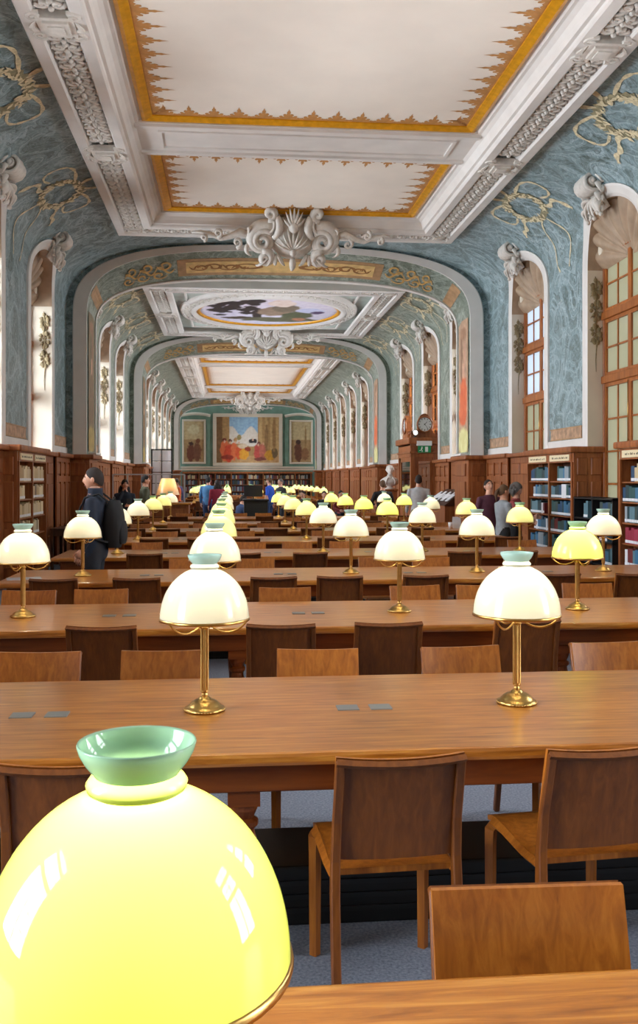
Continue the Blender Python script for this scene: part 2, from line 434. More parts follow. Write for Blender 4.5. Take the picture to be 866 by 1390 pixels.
WN = [0]
PANE = {}
def niche(side, c, bay, k):
    """white surround, reveal, shell head, keystone, window"""
    WN[0] += 1; where = ['near', 'middle', 'far'][bay] + ' bay'
    nm = 'left' if side < 0 else 'right'
    root = struct(empty('trim_%d' % WN[0], (0, 0, 0)), 'white moulded window surround, %s wall, %s window of the %s' % (nm, ORD[k], where))
    inn, out = outline(NA, NRISE, 2.18), outline(NA + 0.21, NRISE + 0.17, 2.18)
    pt = lambda yz, off: (XC + side * (P(yz[1]) - off), c + yz[0], yz[1])
    mb = MB(); mb.strips([[pt(p, -0.01) for p in out], [pt(p, 0.035) for p in out], [pt((a[0] * .8 + b[0] * .2, a[1] * .8 + b[1] * .2), 0.05) for a, b in zip(out, inn)],
                        [pt((a[0] * .25 + b[0] * .75, a[1] * .25 + b[1] * .75), 0.05) for a, b in zip(out, inn)], [pt(p, 0.03) for p in inn]])
    mb.build('surround', 'plaster', root, True)
    full = outline(NA, NRISE, NSILL); WX = WINX if side > 0 else WINL; wx = XC + side * WX
    mb = MB()
    rows = []
    for f in (0, 0.34, 0.67, 1.0):
        rows.append([(XC + side * ((P(z) - 0.03) * (1 - f) + WX * f), c + y, z) for y, z in full])
    n = len(full); nlo = 10
    g1 = [r[:nlo + 1] for r in rows]; g2 = [r[n - nlo - 1:] for r in rows]; g3 = [r[nlo:n - nlo] for r in rows]
    MB().grid(g1).build('reveal', 'plaster_cream', root, True); MB().grid(g2).build('reveal', 'plaster_cream', root, True)
    MB().grid(g3).build('shell_soffit', 'shell_brown', root, True)
    # shell tympanum with fluted ribs over the window
    rows = []
    for j in range(9):
        f = j / 8; row = []
        for i in range(73):
            t_ = PI * i / 72; cc, s_ = math.cos(t_), math.sin(t_)
            oy = -math.copysign(abs(cc) ** (2 / 2.4), cc) * NA; oz = NZS + NRISE * s_ ** (2 / 2.4)
            oz = max(oz, 5.0); iy, iz = 0.12 * -cc, 5.02 + 0.10 * s_
            rib = 0.11 * f * abs(math.sin(t_ * 9)) ** .8
            row.append((wx - side * (0.02 + 0.26 * math.sin(PI / 2 * f) * s_ + rib), c + iy + (oy - iy) * f, iz + (oz - iz) * f))
        rows.append(row)
    MB().grid(rows).build('shell', 'shell_brown', root, True)
    mb = MB()
    for sy in (-1, 1): mb.ball((wx - side * .12, c + sy * .84, 5.30), 0.10, flat=(.6, .8, 1.3)); mb.ball((wx - side * .12, c + sy * .84, 5.44), 0.05)
    mb.build('shell_boss', 'plaster_cream', root, True)
    o = put('keystone_scroll', KEY_ME, root, (XC + side * (P(5.93) + 0.0), c, 5.93))
    if side < 0: o.rotation_euler = (0, 0, PI)
    o.scale = (1.15, 1.0, 1.1)
    g = put('garland', GAR_ME, root, (XC + side * (WALL + 0.11), c + NA - 0.002, 4.85)); g.rotation_euler = (0, 0, PI); g.scale = (.72, .30, .95)
    # ---- window
    wn = struct(empty('window_%d' % WN[0], (wx, c, NSILL)), 'wooden casement window, %s wall, %s window of the %s' % (nm, ORD[k], where))
    fr = MB(); T = 0.05 if side > 0 else .018; sd_, sw_ = (.035, .055) if side > 0 else (.014, .032); jw = .05 if side > 0 else .02
    def bar(y0, y1, z0, z1, d0=-T, d1=T):
        fr.box(*sorted((side * d0, side * d1)), y0, y1, z0 - NSILL, z1 - NSILL)
    tops = [NSILL, 3.24, 4.26, 5.26]
    bar(-NA, -NA + jw, NSILL, 5.26); bar(NA - jw, NA, NSILL, 5.26); bar(-NA, NA, 5.19, 5.30, -.08); bar(-NA, NA, NSILL, NSILL + .1)
    for z in tops[1:3]: bar(-NA, NA, z - .06, z + .06, -.08)
    fr.build('frame', 'window_wood', wn, bevel=0.008, seg=1)
    detail = (side > 0 and ((bay == 0 and k >= 3) or bay == 1))
    for tier in range(3):
        z0, z1 = tops[tier] + .06, tops[tier + 1] - .06
        nr = (4, 2, 2)[tier]
        for lf in (-1, 1):
            ya, yb = (-NA + jw, 0) if lf < 0 else (0, NA - jw)
            sm = MB()
            def b2(y0, y1, za, zb, d=sd_): sm.box(*sorted((side * -d, side * d)), y0, y1, za - NSILL, zb - NSILL)
            b2(ya, ya + sw_, z0, z1); b2(yb - sw_, yb, z0, z1); b2(ya + .055, yb - .055, z0, z0 + .055); b2(ya + .055, yb - .055, z1 - .055, z1)
            ym = (ya + yb) / 2; b2(ym - .014, ym + .014, z0 + .055, z1 - .055, .022 if side > 0 else .01)
            hh = (z1 - z0 - .11) / nr
            for r in range(1, nr): b2(ya + .055, yb - .055, z0 + .055 + r * hh - .014, z0 + .055 + r * hh + .014, .022 if side > 0 else .01)
            so = sm.build('sash', 'window_wood', wn)
            mat = 'clear_pane' if side < 0 or bay > 0 or k < 3 else ('sky_pane' if (bay == 0 and k == 4 and tier > 0) or bay > 0 and tier > 0 else 'blind_pane')
            for r in range(nr):
                for q in range(2):
                    pa, pb = (ya + .055, ym - .014) if q == 0 else (ym + .014, yb - .055)
                    za, zb = z0 + .055 + r * hh, z0 + .055 + (r + 1) * hh
                    key = (mat, round(pb - pa, 3), round(zb - za, 3))
                    if key not in PANE:
                        PANE[key] = MB().box(-.004, .004, -(pb - pa) / 2, (pb - pa) / 2, -(zb - za) / 2, (zb - za) / 2).mesh('pane', mat)
                    put('pane', PANE[key], so, (0, (pa + pb) / 2, (za + zb) / 2 - NSILL))
        if detail and tier == 0:
            hb = MB(); hb.tube([(-side * .05, 0.0, .9), (-side * .06, 0.0, 1.3)], .012, 6); hb.ball((-side * .07, 0, 1.1), .03); hb.tube([(-side * .06, 0, 1.3), (-side * .06, 0, 2.2)], .008, 5)
            hb.build('bolt_handle', 'brass', wn, True)

for side in (-1, 1):
    for b in range(3):
        wall_side(side, b)
        for k, c in enumerate(BAYS[b][2]): niche(side, c, b, k)

# vault over each bay
VAULT = []
for b, (y0, y1, cs) in enumerate(BAYS):
    pr = [p for p in prof(WALL, SPRING, CROWN, 60, 1) if p[1] > ZT - 1e-3]
    pr = [(-P(ZT), ZT)] + [p for p in pr if p[1] > ZT + .004] + [(P(ZT), ZT)]
    ys = lin(y0, y1, int((y1 - y0) / 0.5))
    o = MB().grid([[(XC + h, y, z) for y in ys] for h, z in pr]).build('ceiling', 'wall_teal' if b == 0 else 'wall_green', smooth=True)
    VAULT.append(struct(o, 'leaf-painted vault of the %s bay' % ['near', 'middle', 'far'][b]))

# painted bands at the foot of every green pier, and white plaster margins
def pier_trim(side, a, b_, bay, label):
    if b_ - a < 0.25: return
    o = struct(empty('trim_%d' % (WN[0] + 1)), label); WN[0] += 1
    x = lambda off: XC + side * (WALL - off)
    xs = sorted((x(0.0), x(0.03))); MB().box(*xs, a, b_, 2.18, 2.32).build('white_margin', 'plaster', o)
    m = 0.10
    xs = sorted((x(0.0), x(0.012))); MB().box(*xs, a + m, b_ - m, 2.34, 2.52).build('painted_frieze', 'frieze_paint', o)
    xs = sorted((x(0.0), x(0.02))); mb = MB()
    for z in (2.33, 2.515): mb.box(*xs, a + m - .02, b_ - m + .02, z, z + .022)
    mb.build('frieze_line', 'brown_frame_paint', o)
PIERS = []
for b, (y0, y1, cs) in enumerate(BAYS):
    e = [y0] + [q for c in cs for q in (c - NA - .21, c + NA + .21)] + [y1]
    for k in range(0, len(e), 2):
        if e[k + 1] - e[k] > .1: PIERS.append((b, e[k], e[k + 1], k // 2))
for side in (-1, 1):
    for b, a, b_, k in PIERS:
        if b_ > 8: pier_trim(side, a, b_, b, 'painted frieze band at the foot of the %s pier, %s wall, %s bay' % (ORD[k], 'left' if side < 0 else 'right', ['near', 'middle', 'far'][b]))

# painted wreaths with ribbons on the vault
def wreath(side, y, sc, parent, seed, r=0.46):
    rnd = random.Random(seed); mb = MB(); n = 56; ri = []; ro = []
    for i in range(n + 1):
        a = 2 * PI * (i % n) / n; rr = random.Random(seed * 100 + i % n)
        r0 = r * (0.74 + 0.10 * rr.random()); r1 = r * (1.0 + 0.12 * (i % 2) + 0.12 * rr.random())
        ri.append(vpt(side, sc + .72 * r0 * math.sin(a), y + r0 * math.cos(a))); ro.append(vpt(side, sc + .72 * r1 * math.sin(a), y + r1 * math.cos(a)))
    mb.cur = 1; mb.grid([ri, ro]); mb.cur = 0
    for q_ in range(84):      # single painted leaves and blossoms laid round the ring
        a = rnd.uniform(0, 2 * PI); rr_ = r * rnd.uniform(.74, 1.14); da = a + rnd.choice((.5, 1.0, 2.2)) ; l_, w_ = rnd.uniform(.05, .085), rnd.uniform(.018, .034)
        cu, cv = rr_ * math.cos(a), .72 * rr_ * math.sin(a); du, dv = math.cos(da), math.sin(da)
        mb.poly([vpt(side, sc + cv + v_, y + cu + u_, .02) for u_, v_ in ((-du * l_, -dv * l_), (-dv * w_, du * w_), (du * l_, dv * l_), (dv * w_, -du * w_))])
    def strip(pts, wd):
        A = []; B = []
        for i, (u, v_) in enumerate(pts):
            u2, v2 = pts[min(i + 1, len(pts) - 1)]; u1, v1 = pts[max(i - 1, 0)]
            d = math.hypot(u2 - u1, v2 - v1) + 1e-6; k = wd * (0.35 + .65 * abs(math.sin(i * .55)))
            nx, ny = -(v2 - v1) / d * k, (u2 - u1) / d * k
            A.append(vpt(side, sc + v_ + ny, y + u + nx)); B.append(vpt(side, sc + v_ - ny, y + u - nx))
        mb.grid([A, B])
    for sg in (-1, 1):
        B = lambda p, q, w_, n: [(v.x * sg, v.y) for v in bez((*p, 0), (*q, 0), (*w_, 0), n)]
        strip(B((.30, .30), (1.15, .55), (1.0, -.02), 20), .032)
        strip(B((1.0, -.02), (.9, -.2), (.62, -.06), 10), .026)
        strip([(u, v + .05 * math.sin(u * 14)) for u, v in B((.42, -.22), (.85, -.2), (1.05, -.5), 18)], .05)
        strip([(u + .06 * math.sin(v * 9), v) for u, v in B((.12, -.40), (.55, -.8), (.22, -1.35), 26)], .022)
        strip([(u, v) for u, v in B((.10, .36), (.35, .62), (.14, .70), 8)], .05)
    mb.build('painted_wreath', ['wreath_paint', 'wreath_shade'], parent)
sw = S_AT(3.90)
for b, (y0, y1, cs) in enumerate(BAYS[:2]):
    mids = [(p + q) / 2 for p, q in zip(cs, cs[1:])] + ([cs[-1] + 1.85] if b else [])
    for i, y in enumerate(mids):
        if y > 9:
            for side in (-1, 1): wreath(side, y, sw, VAULT[b], int(y * 10) + side, 0.5)

# ------------------------------------------------------------------ ceiling coffers
def ring_sweep(mb, hx, y0, y1, prof_):
    for (d0, z0), (d1, z1) in zip(prof_, prof_[1:]):
        r0 = [(XC - hx + d0, y0 + d0, z0), (XC + hx - d0, y0 + d0, z0), (XC + hx - d0, y1 - d0, z0), (XC - hx + d0, y1 - d0, z0)]
        r1 = [(XC - hx + d1, y0 + d1, z1), (XC + hx - d1, y0 + d1, z1), (XC + hx - d1, y1 - d1, z1), (XC - hx + d1, y1 - d1, z1)]
        for i in range(4):
            j = (i + 1) % 4; mb.add([r0[i], r0[j], r1[j], r1[i]], [(0, 1, 2, 3)])
ORN = MB()
for sg in (-1, 1):
    ORN.tube(spiral((sg * .068, .02, 0), (sg, 0, 0), (0, 1, 0), .068, .016, 0, 1.3, 12), [.026] * 8 + [.02] * 5, 5)
    leaf(ORN, (sg * .02, -.10, 0), (sg * .12, -.13, -.03), (sg * .135, -.02, -.005), .035, 4)
ORN.v = [(x * 1.12, y * 1.1, z * 1.6) for x, y, z in ORN.v]
ORN.ball((0, .08, -.03), .036, 6, 4); ORN.ball((0, -.05, -.02), .036, 6, 4)
ORN_ME = ORN.mesh('leaf_ornament', 'plaster_relief', True)
BLK = MB(); BLK.box(-.19, .19, -.20, .20, -.06, .03); BLK.box(-.13, .13, -.14, .14, -.09, -.05); BLK.box(-.08, .08, -.09, .09, -.105, -.08)
for sx in (-1, 1):
    for sy in (-1, 1):
        BLK.tube(spiral((sx * .2, sy * .2, -.04), (sx, 0, 0), (0, sy, 0), .10, .02, 2.2, -1.4, 12), .028, 5)
    leaf(BLK, (sx * .2, .1, -.05), (sx * .3, 0, -.10), (sx * .2, -.1, -.05), .05, 5)
BLK_ME = BLK.mesh('console_block', 'plaster_relief')
PAL = MB()
_h = [(.165, 0), (.165, .05), (.14, .075), (.115, .055), (.10, .05), (.125, .085), (.12, .125), (.09, .13), (.07, .095), (.055, .11), (.075, .155), (.06, .195), (.035, .19), (.028, .16), (.02, .22), (.028, .26), (.012, .29)]
pp = [(-x, y) for x, y in _h] + [(0, .37)] + list(reversed(_h))
PAL.poly([(x, y, 0) for x, y in pp]); PAL_ME = PAL.mesh('painted_palmette', 'gold_paint')

def frieze_row(parent, hx, y0, y1, stuff, blocks):
    d = 0.355; z = 6.435
    def one(x, y, rz):
        if stuff is None: o = put('leaf_ornament', ORN_ME, parent, (x, y, z)); o.rotation_euler = (0, 0, rz)
        else:
            M = Matrix.Translation((x, y, z)) @ Matrix.Rotation(rz, 4, 'Z')
            stuff.add([M @ Vector(v) for v in ORN.v], ORN.f)
    for side in (-1, 1):
        n = int((y1 - y0 - .6) / .235)
        for i in range(n):
            y = y0 + .4 + (y1 - y0 - .8) * i / (n - 1)
            if y < 8 or any(abs(y - q) < .3 for q in blocks): continue
            one(XC + side * (hx - d), y, 0); 
        for q in blocks:
            if q > 8: put('console_block', BLK_ME, parent, (XC + side * (hx - d), q, 6.42))
    for yy in (y0 + d, y1 - d):
        if yy < 8: continue
        n = int((2 * hx - .8) / .235)
        for i in range(n): one(XC - hx + .45 + (2 * hx - .9) * i / (n - 1), yy, PI / 2)
    for sx in (-1, 1):
        for yy in (y0 + d, y1 - d):
            if yy > 8: put('console_block', BLK_ME, parent, (XC + sx * (hx - d), yy, 6.43)).scale = (.75, .75, .8)

HX = 3.29
CPROF = [(0.0, 6.70), (0.0, 6.385), (.02, 6.37), (.15, 6.37), (.17, 6.40), (.185, 6.60), (.525, 6.60), (.53, 6.385), (.55, 6.375), (.67, 6.375), (.69, 6.40), (.70, 6.43),
         (.74, 6.44), (.76, 6.50), (.79, 6.56), (.84, 6.60), (.88, 6.605), (.89, 6.64), (.96, 6.65), (1.06, 6.68)]
def panel(parent, x0, x1, y0, y1, name_lab):
    """gilt frame, canvas and painted palmette border"""
    g = MB(); zc = 6.66; gw = .16
    for (d0, z0), (d1, z1) in zip([(0, 6.66), (.01, 6.62), (.06, 6.60), (.11, 6.625), (gw, 6.64), (gw + .001, 6.67)], [(.01, 6.62), (.06, 6.60), (.11, 6.625), (gw, 6.64), (gw + .001, 6.67)]):
        r0 = [(x0 + d0, y0 + d0, z0), (x1 - d0, y0 + d0, z0), (x1 - d0, y1 - d0, z0), (x0 + d0, y1 - d0, z0)]
        r1 = [(x0 + d1, y0 + d1, z1), (x1 - d1, y0 + d1, z1), (x1 - d1, y1 - d1, z1), (x0 + d1, y1 - d1, z1)]
        for i in range(4):
            j = (i + 1) % 4; g.add([r0[i], r0[j], r1[j], r1[i]], [(0, 1, 2, 3)])
    g.build('gilt_frame', 'gilt', parent)
    cv = MB().box(x0 + .05, x1 - .05, y0 + .05, y1 - .05, zc, zc + .03).build('canvas_panel', 'ceiling_canvas', parent)
    def row(ax, ay, bx, by, rz):
        n = max(2, int(math.hypot(bx - ax, by - ay) / .33))
        for i in range(n):
            k = (i + .5) / n; y = ay + (by - ay) * k
            if y < 8.5: continue
            o = put('painted_palmette', PAL_ME, cv, (ax + (bx - ax) * k, y, zc - .004)); o.rotation_euler = (0, 0, rz)
    e = gw + .0
    row(x0 + e, y1 - e, x1 - e, y1 - e, PI); row(x0 + e, y0 + e, x1 - e, y0 + e, 0)
    row(x0 + e, y0 + e, x0 + e, y1 - e, -PI / 2); row(x1 - e, y0 + e, x1 - e, y1 - e, PI / 2)
    b = MB(); q = e + .05
    for bx in ((x0 + e, x1 - e, y1 - q, y1 - e), (x0 + e, x1 - e, y0 + e, y0 + q), (x0 + e, x0 + q, y0, y1), (x1 - q, x1 - e, y0, y1)): b.box(*bx, zc - .003, zc)
    b.build('painted_border', 'gold_paint', parent)
    return cv

def coffer(b, y0, y1, blocks, beams):
    root = struct(empty('trim_%d' % (WN[0] + 1)), 'white moulded ceiling coffer of the %s bay with carved frieze' % ['near', 'middle', 'far'][b]); WN[0] += 1
    mb = MB(); ring_sweep(mb, HX, y0, y1, CPROF); mb.build('cornice_moulding', 'plaster', root)
    st = MB() if b == 2 else None
    frieze_row(root, HX, y0, y1, st, blocks)
    if st: o = st.build('leaf_ornament', 'plaster_relief', root, True); o['kind'] = 'stuff'
    xi0, xi1 = XC - HX + .93, XC + HX - .93; a = y0 + .93
    for p, q in beams + [(y1 - .93, None)]:
        panel(root, xi0, xi1, a, p, '')
        if q:
            m = MB(); m.box(xi0 - .1, xi1 + .1, p - .01, q + .01, 6.60, 6.70)
            m.box(xi0 - .1, xi1 + .1, p + .02, p + .12, 6.56, 6.61); m.box(xi0 - .1, xi1 + .1, q - .12, q - .02, 6.56, 6.61)
            m.box(xi0 + .2, xi1 - .2, p + .26, p + .31, 6.575, 6.61); m.box(xi0 + .2, xi1 - .2, q - .31, q - .26, 6.575, 6.61)
            m.box(xi0 + .2, xi0 + .25, p + .31, q - .31, 6.575, 6.61); m.box(xi1 - .25, xi1 - .2, p + .31, q - .31, 6.575, 6.61)
            m.build('cross_beam', 'plaster', root); a = q
    return root
coffer(0, -0.7, 18.5, [2.2, 6.1, 10.0, 13.9], [(3.3, 4.4), (13.2, 14.4)])
coffer(2, 36.2, 55.1, [40.2, 44.1, 48.0, 51.9], [(40.2, 41.4), (50.0, 51.2)])

# oval coffer of the middle bay
root = struct(empty('trim_%d' % (WN[0] + 1)), 'oval ceiling coffer of the middle bay around a painted sky'); WN[0] += 1
y0, y1 = 23.4, 31.3; yc = (y0 + y1) / 2
mb = MB(); ring_sweep(mb, HX, y0, y1, CPROF[:12]); mb.build('cornice_moulding', 'plaster', root)
frieze_row(root, HX, y0, y1, None, [yc])
mb = MB().box(XC - HX + .6, XC + HX - .6, y0 + .6, y1 - .6, 6.56, 6.6); mb.build('spandrel_panel', 'spandrel_paint', root)
mb = MB(); ring_sweep(mb, HX - .95, y0 + .95, y1 - .95, [(0, 6.57), (0.01, 6.52), (.06, 6.52), (.07, 6.57)]); mb.build('spandrel_moulding', 'plaster', root)
def oval(prof_, name, mat, n=72):
    rows = []
    for a_, b_, z in prof_: rows.append([(XC + a_ * math.cos(2 * PI * i / n), yc + b_ * math.sin(2 * PI * i / n), z) for i in range(n + 1)])
    return MB().grid(rows).build(name, mat, root, True)
oval([(2.56, 3.18, 6.57), (2.54, 3.16, 6.46), (2.46, 3.08, 6.45), (2.44, 3.04, 6.49), (2.28, 2.72, 6.50), (2.22, 2.62, 6.42), (2.12, 2.42, 6.42), (2.08, 2.34, 6.52)], 'oval_moulding', 'plaster')
oval([(2.10, 2.36, 6.50), (2.06, 2.32, 6.47), (2.00, 2.26, 6.48), (1.98, 2.24, 6.54)], 'gilt_oval', 'gilt')
for i in range(60):
    a = 2 * PI * i / 60; o = put('leaf_ornament', ORN_ME, root, (XC + 2.36 * math.cos(a), yc + 2.88 * math.sin(a), 6.485))
    o.rotation_euler = (0, 0, a + PI / 2)
sky = lambda u, v: tuple(a * (1 - .6 * v) + b * .6 * v for a, b in zip(C(206, 206, 228), C(232, 214, 220)))[:3] + (1,)
tree = C(44, 36, 38); L = []
rnd = random.Random(11)
for k in range(34): L.append((.10 + .30 * rnd.random(), .35 + .5 * rnd.random(), .03 + .04 * rnd.random(), .03 + .05 * rnd.random(), tree))
L += [(.30, .25, .14, .05, C(70, 58, 46)), (.42, .42, .04, .2, tree), (.55, .5, .13, .16, C(148, 126, 108)), (.62, .62, .10, .14, C(120, 106, 88)), (.58, .78, .10, .12, C(226, 206, 196)),
      (.72, .36, .12, .14, C(86, 92, 66)), (.80, .55, .10, .08, C(196, 200, 228)), (.86, .48, .05, .05, C(90, 70, 110)), (.6, .2, .3, .09, C(96, 96, 72)), (.74, .22, .05, .06, C(190, 130, 100))]
cf = blobs(sky, L)
n = 64
rows = []; cols = []
paint('oval_painting', lambda u, v: (XC + 2.0 * (2 * u - 1) * math.sqrt(max(0, 1 - (2 * v - 1) ** 2 * .998)), yc - 2.26 * (2 * v - 1), 6.53), 70, 60, lambda u, v: cf(.5 + (u - .5) * math.sqrt(max(0, 1 - (2 * v - 1) ** 2 * .998)), v), root)

# ------------------------------------------------------------------ transverse arches
def cartouche_mesh():
    mb = MB()
    mb.ball((0, .06, 0), .46, 16, 10, (1.05, .5, .95))
    for k in range(9):
        a = R(20 + 17.5 * k); leaf(mb, (0, -.18, -.16), (.28 * math.cos(a), -.30, -.16 + .24 * math.sin(a)), (.38 * math.cos(a), -.14, -.16 + .42 * math.sin(a)), .045, 6, .7)
    for k in range(7):
        a = R(30 + 20 * k); leaf(mb, (0, -.14, .26), (.15 * math.cos(a), -.26, .26 + .22 * math.sin(a)), (.26 * math.cos(a), -.12, .26 + .40 * math.sin(a)), .05, 6, .7)
    mb.ball((0, -.18, .30), .11, 8, 6); mb.ball((0, -.26, -.18), .07, 8, 6)
    for s_ in (-1, 1):
        mb.tube(spiral((s_ * .60, -.05, -.02), (s_, 0, 0), (0, 0, 1), .34, .07, 2.2, -1.5, 26), [.12 - .05 * i / 26 for i in range(27)], 7)
        mb.tube(spiral((s_ * .60, -.12, -.02), (s_, 0, 0), (0, 0, 1), .25, .06, 2.4, -1.3, 20), [.07 - .03 * i / 20 for i in range(21)], 6)
        mb.tube(spiral((s_ * .55, -.12, -.36), (s_, 0, 0), (0, 0, 1), .17, .035, 1.2, 1.5, 18), [.085 - .035 * i / 18 for i in range(19)], 6)
        mb.tube(spiral((s_ * .47, -.10, .52), (-s_, 0, 0), (0, 0, 1), .13, .03, -1.9, 1.5, 16), [.075 - .025 * i / 16 for i in range(17)], 6)
        mb.tube(bez((s_ * .34, -.10, .46), (s_ * .20, -.16, .25), (s_ * .40, -.14, .06), 10), [.07, .08, .085, .09, .09, .09, .085, .08, .07, .06, .05], 6)
        mb.tube(bez((s_ * .40, -.14, .40), (s_ * .34, -.2, .22), (s_ * .52, -.14, .16), 8), .032, 5)
        for k in range(4):
            leaf(mb, (s_ * (.30 + .04 * k), -.1, -.28), (s_ * (.2 + .16 * k), -.24, -.42 - .03 * k), (s_ * (.14 + .2 * k), -.08, -.52), .06, 6)
        leaf(mb, (s_ * .8, -.05, .22), (s_ * .95, -.2, .30), (s_ * .86, -.08, .06), .06); leaf(mb, (s_ * .9, -.05, -.1), (s_ * 1.0, -.2, -.22), (s_ * .82, -.08, -.34), .06)
        # trailing scroll along the arch
        mb.tube([(s_ * x, -.02, z) for x, z in ((.86, .06), (1.05, .12), (1.25, .02), (1.45, -.03), (1.65, .06), (1.85, .10), (2.02, .08))], [.07, .075, .06, .05, .045, .035, .015], 6)
        for x, z, r_ in ((1.12, -.08, .12), (1.5, .10, .10), (1.78, .0, .07)):
            mb.tube(spiral((s_ * x, -.05, z), (s_, 0, 0), (0, 0, 1), r_, .02, 1.5 * s_, -1.3, 14), [.04 - .015 * i / 14 for i in range(15)], 5)
    leaf(mb, (0, -.2, -.3), (0, -.34, -.45), (0, -.1, -.62), .09)
    return mb.mesh('cartouche', 'plaster_relief', True)
CART = cartouche_mesh()

def arch(y0, y1, nth, murals=True):
    root = struct(empty('trim_%d' % (WN[0] + 1)), '%s transverse arch of the hall with white edge and painted underside' % nth); WN[0] += 1
    n = 60; nst = 6
    V = prof(WALL, SPRING, CROWN, n, nst); O = prof(4.46, SPRING, 6.72, n, nst); I = prof(4.17, 5.06, 6.60, n, nst); F = prof(4.15, 4.98, 6.20, n, nst)
    pt = lambda p, y: (XC + p[0], y, p[1])
    MB().grid([[pt(p, y0) for p in V], [pt(p, y0) for p in O]]).grid([[pt(p, y1) for p in F], [pt(p, y1) for p in V]]).build('arch_face', 'wall_green' if nth != 'first' else 'wall_teal', root)
    Q = [tuple(a * .92 + b * .08 for a, b in zip(o, i)) for o, i in zip(O, I)]
    MB().strips([[pt(p, y0) for p in O], [pt(p, y0 - .06) for p in O], [pt(p, y0 - .075) for p in Q], [pt(p, y0 - .02) for p in I], [pt(p, y0 + .10) for p in I]]).build('white_edge', 'plaster', root, True)
    def G(k, t_, off=0.0):
        a, b = I[k], F[k]; h = a[0] + (b[0] - a[0]) * t_; z = a[1] + (b[1] - a[1]) * t_
        kk = min(len(I) - 1, max(0, k)); h1, z1 = I[max(0, kk - 1)]; h2, z2 = I[min(len(I) - 1, kk + 1)]
        d = Vector((h2 - h1, z2 - z1)).normalized(); nrm = Vector((d.y, -d.x))
        if z < 4.9: nrm = Vector((-math.copysign(1, h), 0))
        elif nrm.y > 0: nrm = -nrm
        return (XC + h + nrm.x * off, y0 + .02 + (y1 - y0 - .02) * t_, z + nrm.y * off)
    N = len(I)
    MB().grid([[G(k, t_) for k in range(N)] for t_ in lin(0, 1, 4)]).build('painted_soffit', 'wall_green', root, True)
    MB().strips([[G(k, .93, 0) for k in range(N)], [G(k, .93, .03) for k in range(N)], [G(k, 1.0, .03) for k in range(N)], [G(k, 1.03, 0) for k in range(N)]]).build('far_bead', 'plaster', root, True)
    mid = N // 2
    ks = [k for k in range(N) if abs(I[k][0]) < 2.35 and I[k][1] > 6]
    MB().grid([[G(k, .22, .006) for k in ks], [G(k, .80, .006) for k in ks]]).build('painted_frame', 'brown_frame_paint', root)
    ks2 = ks[1:-1]
    MB().grid([[G(k, .32, .012) for k in ks2], [G(k, .70, .012) for k in ks2]]).build('tan_panel', 'tan_panel', root)
    def Gf(kf, t_, off):
        k = max(0, min(N - 2, int(kf))); f = kf - k; a_, b_ = Vector(G(k, t_, off)), Vector(G(k + 1, t_, off)); return tuple(a_ + (b_ - a_) * f)
    def stroke(mb, pts, wd):
        A = []; B = []
        for i, (u, v) in enumerate(pts):      # u along the arch in profile steps, v across 0..1
            u2, v2 = pts[min(i + 1, len(pts) - 1)]; u1, v1 = pts[max(i - 1, 0)]
            dx, dy = (u2 - u1) * .21, (v2 - v1) * 1.1; d = math.hypot(dx, dy) + 1e-6; w_ = wd * (.45 + .75 * math.sin(PI * i / (len(pts) - 1)))
            nx, ny = -dy / d * w_, dx / d * w_
            A.append(Gf(u + nx / .21, v + ny / 1.1, .016)); B.append(Gf(u - nx / .21, v - ny / 1.1, .016))
        mb.grid([A, B])
    def curl(u, v, ru, rv, a0, turns, n=18): return [(u + ru * (1 - .8 * i / n) * math.cos(a0 + turns * 2 * PI * i / n), v + rv * (1 - .8 * i / n) * math.sin(a0 + turns * 2 * PI * i / n)) for i in range(n + 1)]
    ma, mt = MB(), MB(); q = (ks[-1] - ks[0]) / 2
    for s_ in (-1, 1):
        for j in range(3):
            uc = mid + s_ * (q + 1.6 + 2.6 * j)
            stroke(ma, curl(uc, .34, 1.1, .17, 0 if s_ > 0 else PI, 1.2 * s_), .028); stroke(ma, curl(uc + s_ * .9, .66, 1.1, .15, PI if s_ > 0 else 0, -1.2 * s_), .028)
            stroke(ma, [(uc - s_ * 1.2 + s_ * 2.6 * i / 10, .5 + .12 * math.sin(i * .63)) for i in range(11)], .03)
        for j in range(4):
            uc = mid + s_ * (1.4 + (q - 2.6) * j / 4)
            stroke(mt, curl(uc, .51, .95, .12, 0 if s_ > 0 else PI, 1.1 * s_ * (1 if j % 2 else -1)), .022)
            stroke(mt, [(uc + s_ * .4 * i / 3, .51 + .07 * math.sin(i * .8 + j)) for i in range(10)], .018)
    ma.build('painted_arabesque', 'arabesque_paint', root); mt.build('painted_scroll', 'arabesque_brown', root)
    for s_ in (-1, 1):
        kk = sorted([k for k in range(N) if I[k][0] * s_ > 0 and 5.55 < I[k][1] < 6.05])[:4]
        if len(kk) > 1: MB().grid([[G(k, .06, .008) for k in kk], [G(k, .9, .008) for k in kk]]).build('painted_band', 'brown_frame_paint', root)
        rb, rt = (C(222, 108, 62), C(196, 150, 126)) if s_ > 0 else (C(126, 100, 70), C(116, 98, 72))
        base = C(186, 150, 122) if s_ > 0 else C(128, 112, 82)
        foot = C(222, 214, 150) if s_ > 0 else C(170, 146, 84)
        bl = [(.5, .085, .6, .10, foot), (.5, .40, .40, .19, rb), (.55, .28, .42, .08, rb), (.5, .62, .2, .06, C(214, 170, 140)), (.35, .70, .1, .16, rt), (.7, .74, .12, .2, C(142, 104, 78)), (.5, .9, .3, .05, C(160, 120, 92))]
        paint('painted_figure', lambda u, v, s_=s_: (XC + s_ * (4.16 - .012), y0 + .12 + (y1 - y0 - .26) * u, 2.26 + 3.0 * v), 12, 60, blobs(lambda u, v: base, bl), root)
